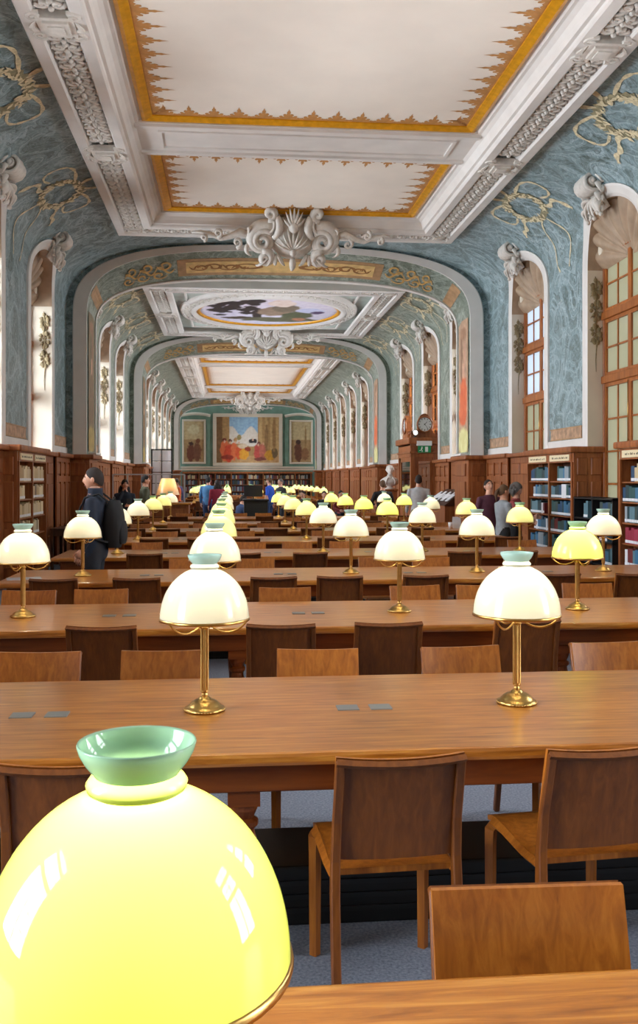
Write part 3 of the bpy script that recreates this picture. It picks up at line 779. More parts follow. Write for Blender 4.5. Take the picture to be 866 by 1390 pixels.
    # pedestal of wainscot wood
    for s_ in (-1, 1):
        xa, xb = sorted((XC + s_ * 4.10, XC + s_ * WALL)); m = MB(); m.box(xa, xb, y0 - .1, y1 + .05, 0, 2.08)
        pd = m.build('pedestal', 'wainscot_wood', root)
        xa, xb = sorted((XC + s_ * 4.0, XC + s_ * WALL)); MB().box(xa, xb, y0 - .2, y1 + .1, 2.08, 2.18).build('pedestal_cap', 'wainscot_wood', pd, bevel=.03)
        MB().box(xa, xb, y0 - .16, y1 + .08, 0, .16).build('pedestal_base', 'wainscot_wood', pd, bevel=.02)
        for za, zb in ((.3, 1.6), (1.72, 2.0)):
            m = MB().box(*sorted((XC + s_ * 4.07, XC + s_ * 4.10)), y0 + .1, y1 - .15, za, zb); m.build('panel', 'wainscot_wood', pd, bevel=.012)
            m = MB().box(*sorted((XC + s_ * 4.17, XC + s_ * 4.55)), y0 - .125, y0 - .1, za, zb); m.build('panel', 'wainscot_wood', pd, bevel=.012)
        MB().box(*sorted((XC + s_ * 4.0, XC + s_ * 4.25)), y0 + .2, y1 - .1, 2.18, 2.23).build('ledge', 'plaster', root, bevel=.01)
    o = put('cartouche', CART, root, (XC + .05, y0 - 2.62, 6.22)); o.scale = (.94, 1, 1.0); o.rotation_euler = (R(38), 0, 0)
    return root
arch(20.4, 21.5, 'first'); arch(33.2, 34.3, 'second'); arch(57.0, 57.7, 'third')

# ------------------------------------------------------------------ wainscot and built-in bookcases
def wainscot(side, a, b, label, proj=0.12):
    """panelled oak dado along a pier"""
    o = struct(empty('trim_%d' % (WN[0] + 1)), label); WN[0] += 1
    f = lambda p, q: sorted((XC + side * (WALL - p), XC + side * (WALL - q)))
    MB().box(*f(-.02, proj - .03), a, b, 0, 2.10).build('backing', 'wainscot_wood', o)
    MB().box(*f(-.02, proj + .08), a - .03, b + .03, 2.09, 2.18).build('dado_cap', 'wainscot_wood', o, bevel=.025)
    MB().box(*f(-.02, proj + .04), a - .01, b + .01, 0, .17).build('plinth', 'wainscot_wood', o, bevel=.015)
    n = max(1, round((b - a) / .62)); wdt = (b - a) / n; fr = MB()
    for i in range(n + 1):
        y = a + i * wdt; fr.box(*f(0, proj), max(a, y - .055), min(b, y + .055), .17, 2.09)
    for z0, z1 in ((.17, .30), (.62, .72), (1.60, 1.72), (2.0, 2.09)):
        for i in range(n): fr.box(*f(0, proj), a + i * wdt + .055, a + (i + 1) * wdt - .055, z0, z1)
    fr.build('rail_frame', 'wainscot_wood', o)
    for i in range(n):
        for z0, z1 in ((.33, .59), (.75, 1.57), (1.75, 1.97)):
            MB().box(*f(0, proj - .008), a + i * wdt + .10, a + (i + 1) * wdt - .10, z0, z1).build('panel', 'wainscot_wood', o, bevel=.014, seg=1)
    return o
NOT_COVER = []
CASES = [(10.6, 12.8), (14.62, 16.9)]
for side in (-1, 1):
    for b, a, b_, k in PIERS:
        if b_ < 2: continue
        if any(a < q1 and b_ > q0 for q0, q1 in (CASES if side > 0 else CASES[1:])): continue
        wainscot(side, a - .21, b_ + .21 if b_ not in (20.4, 33.2, 57.0) else b_ - .2, 'panelled oak dado below the %s pier, %s wall, %s bay' % (ORD[k], 'left' if side < 0 else 'right', ['near', 'middle', 'far'][b]))
    for b, (y0, y1, cs) in enumerate(BAYS):
        for k, c in enumerate(cs):
            if c < 2: continue
            o = struct(empty('trim_%d' % (WN[0] + 1)), 'oak panelling under the %s window, %s wall, %s bay' % (ORD[k], 'left' if side < 0 else 'right', ['near', 'middle', 'far'][b])); WN[0] += 1
            f = lambda p, q: sorted((XC + side * (WALL - p), XC + side * (WALL - q)))
            low = side > 0 and b == 0 and k == 3
            zt = NSILL if low else 2.10
            MB().box(*f(-.24, .06), c - NA, c + NA, 0, zt).build('backing', 'wainscot_wood', o)
            if not low: MB().box(*f(-.26, .16), c - NA, c + NA, 2.09, 2.17).build('dado_cap', 'wainscot_wood', o, bevel=.02)
            for i in range(3):
                for z0, z1 in (((.2, .83),) if low else ((.25, .59), (.75, 1.57), (1.75, 1.97))): MB().box(*f(.05, .08), c - NA + .08 + i * .62, c - NA + .56 + i * .62, z0, z1).build('panel', 'wainscot_wood', o, bevel=.012, seg=1)

BOOK_PAL = {'mixed': [C(40, 72, 104), C(58, 110, 146), C(34, 60, 66), C(92, 126, 138), C(226, 226, 230), C(58, 74, 70), C(150, 160, 168), C(60, 96, 118), C(112, 44, 44), C(46, 84, 84)],
            'cream': [C(214, 192, 148), C(196, 170, 124), C(228, 210, 172), C(180, 152, 108), C(120, 100, 78), C(206, 186, 150)],
            'red': [C(148, 40, 62), C(160, 52, 74), C(132, 34, 50), C(40, 70, 100), C(200, 178, 140)]}
CNAME = {}
def bookmat(col):
    key = 'book_%d_%d_%d' % tuple(int(c * 999) for c in col[:3])
    if key not in MATS: plain(key, col, 0.55)
    return key
def cname(c):
    r, g, b = c[:3]
    if min(r, g, b) > .6: return 'white'
    if r > g * 1.9: return 'dark red'
    if r > b * 1.25: return 'buff'
    if b > r * 2.2: return 'blue'
    if b > r * 1.15: return 'grey-blue'
    return 'dark green'
BOOK_ME = {}
def shelf_books(side, hf, ya, yb, z, hmax, pal, where, fill=1.0, rnd=random):
    """a row of books standing on one shelf; spines face the hall"""
    y = ya + .015; k = 0
    if rnd.random() < .3: y += rnd.uniform(.05, .25)
    end = ya + (yb - ya) * (fill if rnd.random() < .7 else fill * rnd.uniform(.55, .95))
    while y < end - .05:
        t_ = rnd.choice((.075, .09, .11)); h = hmax * rnd.choice((.72, .8, .86, .92)); d = .17
        if y + t_ > end: break
        col = BOOK_PAL[pal][rnd.randrange(len(BOOK_PAL[pal]))] if k % 3 or k == 0 else lastc
        lastc = col; key = (t_, round(h, 3), bookmat(col))
        if key not in BOOK_ME:
            m = MB(); m.box(-d / 2, d / 2, -t_ / 2 + .001, t_ / 2 - .001, 0, h); me = m.mesh('book', bookmat(col))
            l = MB(); l.box(-.003, .002, -t_ / 2 + .006, t_ / 2 - .006, .012, .05); BOOK_ME[key] = (me, l.mesh('spine_label', 'paper_white'))
        me, lm = BOOK_ME[key]
        o = put('book', me, None, (XC + side * (hf + .03 + d / 2), y + t_ / 2, z + .001))
        lb = put('spine_label', lm, o, (-side * (d / 2 + .002), 0, 0))
        tag(o, '%s volume, %s on %s' % (cname(col), ORD[min(k, 15)], where), 'book', where)
        y += t_ + .001; k += 1

def bookcase(side, a, b, pal, label, wherename, vis=True):
    hf = WALL - .27; r = empty('bookcase', (0, 0, 0)); tag(r, label, 'bookcase', 'oak bookcases against the piers')
    f = lambda p, q: sorted((XC + side * p, XC + side * q))
    hb = WALL - .005
    for y0, y1, nm in ((a, a + .05, 'side_panel'), (b - .05, b, 'side_panel')):
        sp = MB().box(*f(hf + .012, hb + (.25 if y0 == a else 0)), y0 - (.035 if y0 == a else 0), y1, 0, 2.08).build(nm, 'wainscot_wood', r)
        if y0 == a:
            for z0, z1, q0, q1 in [(z0, z1, q0, q1) for z0, z1 in ((.3, .9), (1.0, 1.62), (1.72, 2.0)) for q0, q1 in ((hf + .06, hf + .23), (hf + .29, hb + .2))]:
                MB().box(*f(q0, q1), a - .053, a - .035, z0, z1).build('raised_panel', 'wainscot_wood', sp, bevel=.01, seg=1)
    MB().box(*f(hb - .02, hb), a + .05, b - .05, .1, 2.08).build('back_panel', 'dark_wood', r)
    mid = (a + b) / 2
    MB().box(*f(hf + .005, hb - .02), mid - .03, mid + .03, .14, 1.93).build('divider', 'wainscot_wood', r)
    for y in (a + .03, b - .03): MB().box(*f(hf - .01, hf + .02), y - .03, y + .03, .14, 1.93).build('stile', 'wainscot_wood', r)
    MB().box(*f(hf, hb - .02), a + .05, b - .05, 1.93, 2.08).build('frieze_board', 'wainscot_wood', r)
    MB().box(*f(hf - .07, hb + .25), a - .09, b + .06, 2.08, 2.18).build('cornice', 'wainscot_wood', r, bevel=.03)
    MB().box(*f(hf - .03, hb), a - .03, b + .03, 0, .14).build('plinth', 'wainscot_wood', r, bevel=.015)
    zs = [.14, .45, .76, 1.05, 1.34, 1.62]
    for col, (ya, yb) in enumerate(((a + .06, mid - .03), (mid + .03, b - .06))):
        for i, z in enumerate(zs):
            if i: MB().box(*f(hf + .02, hb - .02), ya - .01, yb + .01, z - .022, z).build('shelf', 'wainscot_wood', r)
            if vis and i >= 2 - (side > 0):
                nxt = (zs + [1.92])[i + 1] - .03 - z
                shelf_books(side, hf, ya, yb, z, nxt, pal if not (pal == 'mixed' and a < 13 and i in (5, 2)) else 'red', 'the %s shelf up, %s half, %s' % (ORD[i], ('near', 'far')[col], wherename))
        pq = MB(); pq.box(*f(hf - .012, hf), ya + .06, yb - .06, 1.955, 2.055); p = pq.build('plaque', 'plaque', r)
        ink = MB(); rnd = random.Random(int(a * 7) + col); y = ya + .14
        while y < yb - .16:
            wd = rnd.uniform(.012, .03); ink.box(*f(hf - .0135, hf - .011), y, y + wd, 1.99, 1.99 + rnd.choice((.022, .03))); y += wd + rnd.choice((.01, .012, .04))
        ink.build('plaque_lettering', 'ink', p)
    return r
bookcase(1, 14.605, 16.9, 'mixed', 'oak bookcase with blue and white volumes against the right wall beside the people', 'far right bookcase')
bookcase(1, 10.56, 12.8, 'mixed', 'oak bookcase with red and blue volumes at the right edge by the large window', 'near right bookcase')
bookcase(-1, 14.605, 16.8, 'cream', 'oak bookcase with buff volumes against the left wall', 'left bookcase')
# side returns that close the gap between bookcase and window
for a, b in ((14.95, 15.0),):
    pass
# low black shelving in front of the large right window
def low_shelf():
    r = empty('low_shelf', (0, 0, 0)); tag(r, 'low black metal shelving with books below the large right window', 'shelf')
    a, b = 12.95, 14.48; f = lambda p, q: sorted((XC + p, XC + q)); h0, h1 = WALL - .30, WALL - .02
    for y in (a, (a + b) / 2 - .015, b - .03): MB().box(*f(h0, h1), y, y + .03, 0, 1.38).build('upright', 'black_metal', r)
    MB().box(*f(h1 - .01, h1), a, b, .05, 1.38).build('back_panel', 'black_metal', r)
    for z in (.08, .40, .74, 1.06, 1.37):
        MB().box(*f(h0, h1), a, b, z - .02, z).build('shelf', 'black_metal', r)
    for i, z in enumerate((.08, .40, .74, 1.06)):
        if i < 1: continue
        for c_, (ya, yb) in enumerate(((a + .04, (a + b) / 2 - .02), ((a + b) / 2 + .02, b - .04))):
            shelf_books(1, h0, ya, yb, z, .28, 'mixed', 'the %s shelf up, %s half, low black shelving' % (ORD[i], ('near', 'far')[c_]), .8)
low_shelf()

# ------------------------------------------------------------------ reading tables
TY = lambda n: 3.68 + 2.61 * (n - 1)
TX0, TX1, TZ = -2.02, 4.32, 0.76
LAMPX = [XC + k * 1.245 for k in (-2, -1, 0, 1, 2)]
LEGX = [-1.86, .05, 2.12, 4.16]
def table_proto():
    r = empty('reading_table'); L = TX1 - TX0
    top = MB(); top.box(TX0, TX1, -.60, .60, TZ - .045, TZ); top.build('tabletop', 'oak_table', r, bevel=.014)
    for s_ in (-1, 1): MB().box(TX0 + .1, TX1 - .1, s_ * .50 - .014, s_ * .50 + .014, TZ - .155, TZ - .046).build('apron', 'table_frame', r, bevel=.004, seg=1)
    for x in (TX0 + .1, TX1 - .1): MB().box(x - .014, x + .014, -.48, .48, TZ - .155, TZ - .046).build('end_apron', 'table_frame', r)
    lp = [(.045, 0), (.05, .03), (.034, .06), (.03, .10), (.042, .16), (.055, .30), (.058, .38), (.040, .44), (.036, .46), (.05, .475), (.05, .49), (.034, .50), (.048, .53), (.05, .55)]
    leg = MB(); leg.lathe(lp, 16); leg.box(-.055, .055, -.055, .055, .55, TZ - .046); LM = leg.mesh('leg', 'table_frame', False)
    for x in LEGX:
        for y in (-.44, .44): put('leg', LM, r, (x, y, 0))
    fb = MB(); fb.box(TX0 + .25, TX1 - .25, -.20, .20, .0, .22); fb.build('floor_box', 'plinth_black', r, bevel=.01)
    g = MB()
    for z in (.05, .10, .15):
        for y in (-.207, .20): g.box(TX0 + .3, TX1 - .3, y, y + .007, z, z + .018)
    g.build('grille_bar', 'black_metal', r)
    st = MB(); st.box(-.042, .042, -.04, .04, 0, .004); SM = st.mesh('socket_plate', 'socket_steel')
    for x in [LAMPX[k] + .6225 for k in range(4)]:
        for dx in (-.065, .065): put('socket_plate', SM, r, (x + dx, -.02, TZ))
    return r
tb = table_proto(); tables = []
def rowname(n): return ORD[n] + ' table row from the viewer'
FAR0 = 36.2
ROWS = [(TY(n), 'the %s table' % ORD[n], n) for n in range(9)] + [(FAR0 + 2.61 * i, 'the %s far-bay table' % ORD[i], 20 + i) for i in range(7)]
for y, nm, n in ROWS:
    o = tb if not tables else copy_tree(tb); o.location = (0, y, 0); tables.append(o)
    tag(o, 'long oak reading table, %s in line from the viewer' % ORD[n] if n < 20 else 'long oak reading table, %s in line in the far bay' % ORD[n - 20], 'table', 'rows of reading tables')

# ------------------------------------------------------------------ lamps
def lamp_proto(shade, neck):
    r = empty('table_lamp')
    b = MB(); b.lathe([(0, 0), (.078, 0), (.080, .006), (.078, .012), (.068, .015), (.062, .022), (.052, .033), (.038, .041), (.024, .044), (.021, .051), (.014, .056), (0, .057)], 32)
    bo = b.build('base', 'brass', r, True)
    bd = MB()
    for k in range(44):
        a = 2 * PI * k / 44; bd.ball((.0775 * math.cos(a), .0775 * math.sin(a), .006), .0042, 4, 3)
    bd.build('beaded_rim', 'brass', bo, True)
    p = MB(); n = 36; prof_ = [(.011, .05), (.013, .062), (.010, .068), (.0165, .074), (.0165, .082)]
    p.lathe(prof_, 20)
    rows = [[((.0148 + .0014 * (k % 2)) * math.cos(2 * PI * k / n), (.0148 + .0014 * (k % 2)) * math.sin(2 * PI * k / n), z) for k in range(n + 1)] for z in (.082, .318)]
    p.grid(rows); p.build('pole', 'brass', r)
    c = MB(); c.lathe([(.015, .316), (.020, .320), (.020, .326), (.013, .330), (.012, .338), (.022, .343), (.024, .352), (.016, .358), (.015, .40), (.013, .405), (0, .405)], 20); c.build('collar', 'brass', r, True)
    for k in range(3):
        a = 2 * PI * k / 3 + .5; ca, sa = math.cos(a), math.sin(a)
        pts = bez((.018 * ca, .018 * sa, .334), (.105 * ca, .105 * sa, .272), (.172 * ca, .172 * sa, .353), 12)
        MB().tube(pts, .0042, 6).build('shade_arm', 'brass', r, True)
    rg = MB(); rg.lathe([(.170, .350), (.1755, .351), (.1765, .356), (.1755, .362), (.170, .363), (.170, .350)], 48); rg.build('rim_ring', 'brass', r, True)
    s_ = MB(); H = .192
    po = []
    for i in range(19):
        q = R(75) * i / 18; po.append((.173 * math.cos(q) ** .92, .357 + H * math.sin(q) / math.sin(R(75)) * 1.0))
    rt = po[-1][0]
    po += [(rt + .001, .552)]
    s_.lathe(po, 56)
    so = s_.build('shade', shade, r, True)
    nk = MB(); nk.lathe([(rt - .001, .549), (rt + .005, .553), (rt + .007, .560), (rt + .003, .566), (rt - .003, .570)], 40); nk.build('shade_shoulder', shade, so, True)
    nk = MB(); nk.lathe([(rt - .0035, .569), (rt + .000, .574), (.0580, .584), (.0640, .595), (.0665, .604), (.0655, .606), (.0635, .603), (.0605, .594), (.0545, .584), (rt - .007, .571)], 40); nk.build('neck', neck, so, True)
    bb = MB(); bb.ball((0, 0, .437), .026, 10, 8, (1, 1, 1.25)); bb.build('bulb', 'bulb_glass', r, True)
    return r
LP = {'cream': lamp_proto('opal_cream', 'neck_green'), 'yellow': lamp_proto('opal_yellow', 'neck_lime'), 'lemon': lamp_proto('opal_lemon', 'neck_lime')}
BULB = {k: bpy.data.lights.new('bulb_light', 'POINT') for k in LP}
for k, (e, c) in {'cream': (2.25, (1, .90, .66)), 'yellow': (3.6, (1, .94, .62)), 'lemon': (2.7, (1, .9, .60))}.items():
    BULB[k].energy = e; BULB[k].color = c; BULB[k].shadow_soft_size = .03
used = set()
def lamp(kind, x, y, label):
    o = LP[kind] if kind not in used else copy_tree(LP[kind]); used.add(kind)
    o.location = (x, y, TZ); o.rotation_euler = (0, 0, random.uniform(0, 6))
    tag(o, label, 'lamp', 'brass lamps on the reading tables')
    L = put('bulb_light', BULB[kind], o, (0, 0, .475)); return L
YELLOW = {(0, 1), (2, 3), (5, 3), (6, 3), (7, 3), (8, 3), (8, 2), (7, 4)}
LEMON = {(6, 2), (7, 2), (3, 1), (4, 1), (5, 1), (6, 0), (7, 0), (4, 4), (5, 4), (5, 2)}
for y, nm, n in ROWS:
    for k, x in enumerate(LAMPX):
        if n == 0 and k != 1: continue
        kind = 'yellow' if (n, k) in YELLOW else 'lemon' if (n, k) in LEMON or n >= 20 else 'cream'
        w_ = {'cream': 'cream opal', 'yellow': 'yellow-green', 'lemon': 'pale yellow'}[kind]
        j = 0 if n < 3 else 1
        lamp(kind, x + j * random.uniform(-.015, .015) - (.008 if n == 0 else 0), y + j * random.uniform(-.02, .02), 'brass lamp with %s shade, %s from left on %s' % (w_, ORD[k], nm))
        if n == 0:
            NL = BULB[kind].copy(); NL.energy = 5.2; _l = [c for c in LP['yellow'].children if c.type == 'LIGHT'][0]; _l.data = NL

# ------------------------------------------------------------------ chairs
def chair_proto():
    r = empty('reading_chair'); W2 = .197
    # seat: sheet of laminated wood rolling over at the front
    rows = []
    for i in range(13):
        y = -.20 + .42 * i / 12; z = .445 - .012 * math.sin(PI * i / 12) + .012 * (i / 12); z -= .02 * max(0, (i - 10) / 2) ** 2
        rows.append((y, z))
    def sheet(rows, w0, w1, th, axis='z'):
        mb = MB(); up = []; dn = []
        n = len(rows)
        for i, (y, z) in enumerate(rows):
            k = i / (n - 1); w_ = w0 + (w1 - w0) * k
            y2, z2 = rows[min(i + 1, n - 1)]; y1_, z1_ = rows[max(i - 1, 0)]; d = Vector((y2 - y1_, z2 - z1_)).normalized(); nx = (-d.y * th, d.x * th)
            up.append([(x, y + nx[0], z + nx[1]) for x in (-w_, -w_ * .5, 0, w_ * .5, w_)]); dn.append([(x, y, z) for x in (-w_, -w_ * .5, 0, w_ * .5, w_)])
        mb.grid(up); mb.grid([list(reversed(q)) for q in dn])
        mb.grid([[u[0] for u in up], [d[0] for d in dn]]); mb.grid([[d[-1] for d in dn], [u[-1] for u in up]])
        mb.grid([up[-1], dn[-1]]); mb.grid([dn[0], up[0]])
        return mb
    sheet(rows, W2 - .012, W2, .018).build('seat', 'chair_wood', r, True)
    br = []
    for i in range(11):
        k = i / 10; z = .50 + .325 * k; br.append((-.205 - .075 * k ** 1.3, z))
    mb = MB(); F_, B_ = [], []
    for y, z in br:
        F_.append([(x, y + .004 - .018 * (1 - (x / W2) ** 2), z + .008 * (x / W2) ** 2 * ((z - .5) / .325)) for x in lin(-W2, W2, 8)]); B_.append([(x, y - .010 - .018 * (1 - (x / W2) ** 2), z + .008 * (x / W2) ** 2 * ((z - .5) / .325)) for x in lin(-W2, W2, 8)])
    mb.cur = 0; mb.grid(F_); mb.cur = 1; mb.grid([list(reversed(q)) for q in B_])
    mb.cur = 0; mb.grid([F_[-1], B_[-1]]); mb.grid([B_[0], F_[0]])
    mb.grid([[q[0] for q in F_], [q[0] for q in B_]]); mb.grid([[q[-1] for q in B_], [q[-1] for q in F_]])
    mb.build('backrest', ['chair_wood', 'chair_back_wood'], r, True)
    fr = MB()
    rows2 = br[-1]
    top = [(x, br[-1][0] - .022 - .018 * (1 - (x / W2) ** 2), .825 + .008 * (x / W2) ** 2 - .014) for x in lin(-W2, W2, 8)]
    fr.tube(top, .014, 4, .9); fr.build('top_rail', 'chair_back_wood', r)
    for s_ in (-1, 1):
        mb = MB(); pts = [(s_ * (W2 - .004), -.30, 0.0), (s_ * (W2 - .004), -.262, .20), (s_ * (W2 - .006), -.228, .40), (s_ * (W2 - .008), -.222, .50), (s_ * (W2 - .010), -.240, .62), (s_ * (W2 - .012), -.300, .825)]
        wd = [.028, .034, .040, .034, .022, .018]
        vs = []
        for (x, y, z), q in zip(pts, wd):
            vs += [(x - .014, y - q * .5, z), (x + .014, y - q * .5, z), (x + .014, y + q * .5, z), (x - .014, y + q * .5, z)]
        fs = [(i * 4 + a, i * 4 + (a + 1) % 4, (i + 1) * 4 + (a + 1) % 4, (i + 1) * 4 + a) for i in range(5) for a in range(4)] + [(3, 2, 1, 0), (20, 21, 22, 23)]
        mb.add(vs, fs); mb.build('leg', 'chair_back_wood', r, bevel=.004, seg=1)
        mb = MB(); pts = [(s_ * (W2 - .004), .205, 0), (s_ * (W2 - .004), .205, .36), (s_ * (W2 - .004), .198, .42), (s_ * (W2 - .004), .165, .447), (s_ * (W2 - .004), .09, .450), (s_ * (W2 - .006), -.10, .440), (s_ * (W2 - .008), -.21, .446)]
        mb.tube(pts, [.019, .022, .024, .022, .018, .017, .016], 4, 1.0, (1, 0, 0)); mb.build('leg', 'chair_wood', r)
    return r
CH = chair_proto(); ch_used = [False]
def chair(x, y, rz, label):
    o = copy_tree(CH) if ch_used[0] else CH; ch_used[0] = True
    o.location = (x, y, 0); o.rotation_euler = (0, 0, rz); tag(o, label, 'chair', 'bent oak chairs at the reading tables'); return o
NEAR = {0: [], 1: [-.46, .50, 1.14, 2.0], 2: [-.70, .317, .926, 1.757, 2.75], 3: [-1.45, -.757, .36, .96, 1.70, 2.86, 3.6]}
FARX = {0: [-.85, .595], 1: [-.92, -.33, .41, 1.16, 1.93], 2: [-1.5, -.94, .41, 1.46, 1.96, 2.81, 3.5]}
SLOT = [XC - 2.8 + .6225 * i for i in range(10)]
for y, nm, n in ROWS:
    rr = random.Random(n * 3 + 1)
    for sidename, sg, table in (('near', -1, NEAR), ('far', 1, FARX)):
        if n >= 20 and n > 23: continue
        xs = table.get(n)
        if xs is None: xs = [x + rr.uniform(-.11, .11) for x in SLOT if rr.random() > .2]
        for i, x in enumerate(xs):
            off = rr.uniform(-.03, .05) if n else -.105
            yy = y + sg * (.61 + off); rz = (0 if sg < 0 else PI) + R(rr.uniform(-5, 5))
            if n == 0: rz = PI + R(-1.5)
            if n == 1 and sg < 0: rz += R((2, 6, 6, 0)[i])
            if n in (3,) and sg > 0 and -1.75 < x < -1.05: continue   # a man stands here
            if n in (4,) and sg < 0 and -1.75 < x < -1.05: continue
            chair(x, yy, rz, 'bent oak chair, %s side of %s, %s from left' % (sidename, nm, ORD[i]))

# ------------------------------------------------------------------ end wall with murals and bookcases
YE = 58.3
we = MB().box(XC - 5, XC + 5, YE, YE + .2, 0, 7).build('wall_end', 'end_wall_green'); struct(we, 'green end wall carrying three murals')
def framed(name, x0, x1, z0, z1, label, colfn, nu, nv, fw=.22):
    r = empty(name, ((x0 + x1) / 2, YE, z0)); tag(r, label, 'mural')
    f = MB(); X0, X1, H = x0 - (x0 + x1) / 2, x1 - (x0 + x1) / 2, z1 - z0
    for bx in ((X0 - fw, X1 + fw, 0 - fw, 0), (X0 - fw, X1 + fw, H, H + fw), (X0 - fw, X0, 0, H), (X1, X1 + fw, 0, H)): f.box(bx[0], bx[1], -.10, -.001, bx[2], bx[3])
    f.build('frame', 'plaster_cream', r, bevel=.03)
    paint('picture', lambda u, v: (X0 + (X1 - X0) * u, -.03, H * v), nu, nv, colfn, r)
    return r
def bgm(u, v):
    c = C(176, 140, 92)
    if .20 < u < .66 and v > .42: c = C(150, 186, 214) if v + .1 * math.sin(u * 20) > .70 else C(222, 214, 202)
    if u > .66 and (int(u * 22) % 2): c = C(196, 164, 112)
    if v < .14: c = C(196, 158, 110)
    if u < .1: c = C(130, 96, 60)
    return c
RED, ORG = C(206, 74, 44), C(224, 116, 70)
mm = [(.13, .28, .07, .24, ORG), (.20, .22, .08, .2, RED), (.28, .26, .05, .2, ORG), (.36, .22, .06, .16, C(214, 90, 50)), (.44, .18, .08, .12, C(226, 160, 50)), (.13, .50, .035, .04, C(120, 50, 36)), (.22, .48, .03, .04, C(110, 60, 44)), (.30, .50, .03, .05, C(196, 150, 100)),
      (.36, .55, .04, .06, C(160, 140, 90)), (.58, .46, .07, .07, C(40, 36, 40)), (.56, .40, .10, .04, C(226, 220, 210)), (.66, .24, .06, .2, C(196, 84, 74)), (.74, .24, .06, .18, C(190, 110, 90)), (.68, .42, .03, .04, C(120, 70, 54)), (.86, .16, .09, .12, C(206, 150, 50)), (.93, .22, .05, .12, C(120, 98, 66)), (.42, .36, .08, .05, C(220, 200, 170)), (.13, .46, .018, .03, C(224, 180, 150)), (.22, .44, .016, .03, C(220, 176, 146)), (.30, .45, .016, .03, C(222, 180, 150)), (.36, .43, .016, .03, C(216, 172, 140)), (.58, .50, .014, .028, C(224, 184, 156)), (.67, .39, .016, .03, C(222, 178, 150)), (.745, .42, .016, .03, C(214, 168, 136)), (.50, .30, .05, .05, C(150, 60, 40)), (.18, .12, .1, .05, C(150, 50, 34)), (.70, .08, .1, .04, C(130, 70, 60)), (.80, .55, .03, .3, C(150, 116, 74)), (.92, .6, .03, .34, C(158, 122, 78))]
framed('mural_painting', XC - 1.93, XC + 1.93, 2.66, 5.48, 'wide mural of red-robed figures seated below a blue sky', blobs(bgm, mm), 90, 66)
bgs = lambda u, v: C(196, 178, 136) if v > .55 else C(170, 140, 98)
framed('mural_painting', XC - 3.92, XC - 2.70, 2.70, 5.20, 'narrow mural of two dark figures beside a window, left of the wide mural', blobs(bgs, [(.35, .22, .22, .22, C(110, 62, 44)), (.68, .24, .2, .24, C(120, 76, 54)), (.36, .45, .12, .05, C(70, 44, 36)), (.7, .52, .12, .06, C(130, 80, 56)), (.5, .8, .3, .12, C(206, 198, 160))]), 24, 46, .12)
framed('mural_painting', XC + 2.70, XC + 3.92, 2.70, 5.20, 'narrow mural of a dark figure at an easel, right of the wide mural', blobs(bgs, [(.35, .25, .2, .25, C(104, 64, 46)), (.7, .2, .2, .16, C(140, 100, 66)), (.36, .5, .13, .06, C(64, 44, 36)), (.72, .62, .05, .3, C(150, 120, 76))]), 24, 46, .12)
tr = struct(empty('trim_%d' % (WN[0] + 1)), 'carved plaster ornament around the end murals'); WN[0] += 1
m = MB(); m.box(XC - 4.1, XC + 4.1, YE - .12, YE, 2.32, 2.42); m.box(XC - 4.1, XC + 4.1, YE - .08, YE, 2.18, 2.30); m.build('ledge_moulding', 'plaster_cream', tr, bevel=.02)
for sx in (-1, 1):
    m = MB(); pts = [(XC + sx * (2.3 + 1.8 * k), YE - .06, 5.55 + .12 * math.sin(PI * k)) for k in lin(0, 1, 8)]; m.tube(pts, .09, 6); m.build('scroll_moulding', 'plaster_cream', tr, True)
    m = MB(); m.box(XC + sx * 2.42 - .1, XC + sx * 2.42 + .1, YE - .07, YE, 2.7, 5.3); m.build('pilaster_strip', 'end_wall_green', tr)
o = put('cartouche', CART, tr, (XC, YE - .25, 6.0)); o.scale = (.8, .8, .7)

r = empty('bookcase', (XC, YE - .36, 0)); tag(r, 'long low bookcase across the end wall under the murals', 'bookcase')
m = MB(); m.box(-4.0, 4.0, -.04, .34, 1.98, 2.10); m.build('cornice', 'wainscot_wood', r, bevel=.02)
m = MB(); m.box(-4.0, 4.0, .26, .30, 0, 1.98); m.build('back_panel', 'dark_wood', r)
for i in range(9): MB().box(-4 + i * .985, -3.94 + i * .985, 0, .26, 0, 1.98).build('upright', 'wainscot_wood', r)
for z in (.1, .5, .9, 1.3, 1.66): MB().box(-4, 4, .02, .26, z - .03, z).build('shelf', 'wainscot_wood', r)
rr = random.Random(5)
bs = MB(); names = ['book_far_%d' % i for i in range(5)]
for nm_, c_ in zip(names, (C(60, 80, 110), C(150, 160, 170), C(120, 50, 50), C(200, 180, 140), C(60, 70, 66))): plain(nm_, c_, .6)
for i in range(8):
    for z, zn in ((.5, .9), (.9, 1.3), (1.3, 1.66), (1.66, 1.98)):
        x = -3.92 + i * .985
        while x < -3.92 + i * .985 + rr.uniform(.6, .9):
            t_ = rr.uniform(.04, .09); bs.cur = rr.randrange(5); bs.box(x, x + t_ - .004, .05, .24, z, z + (zn - z) * rr.uniform(.6, .8)); x += t_
o = bs.build('books', names, r); o['kind'] = 'stuff'

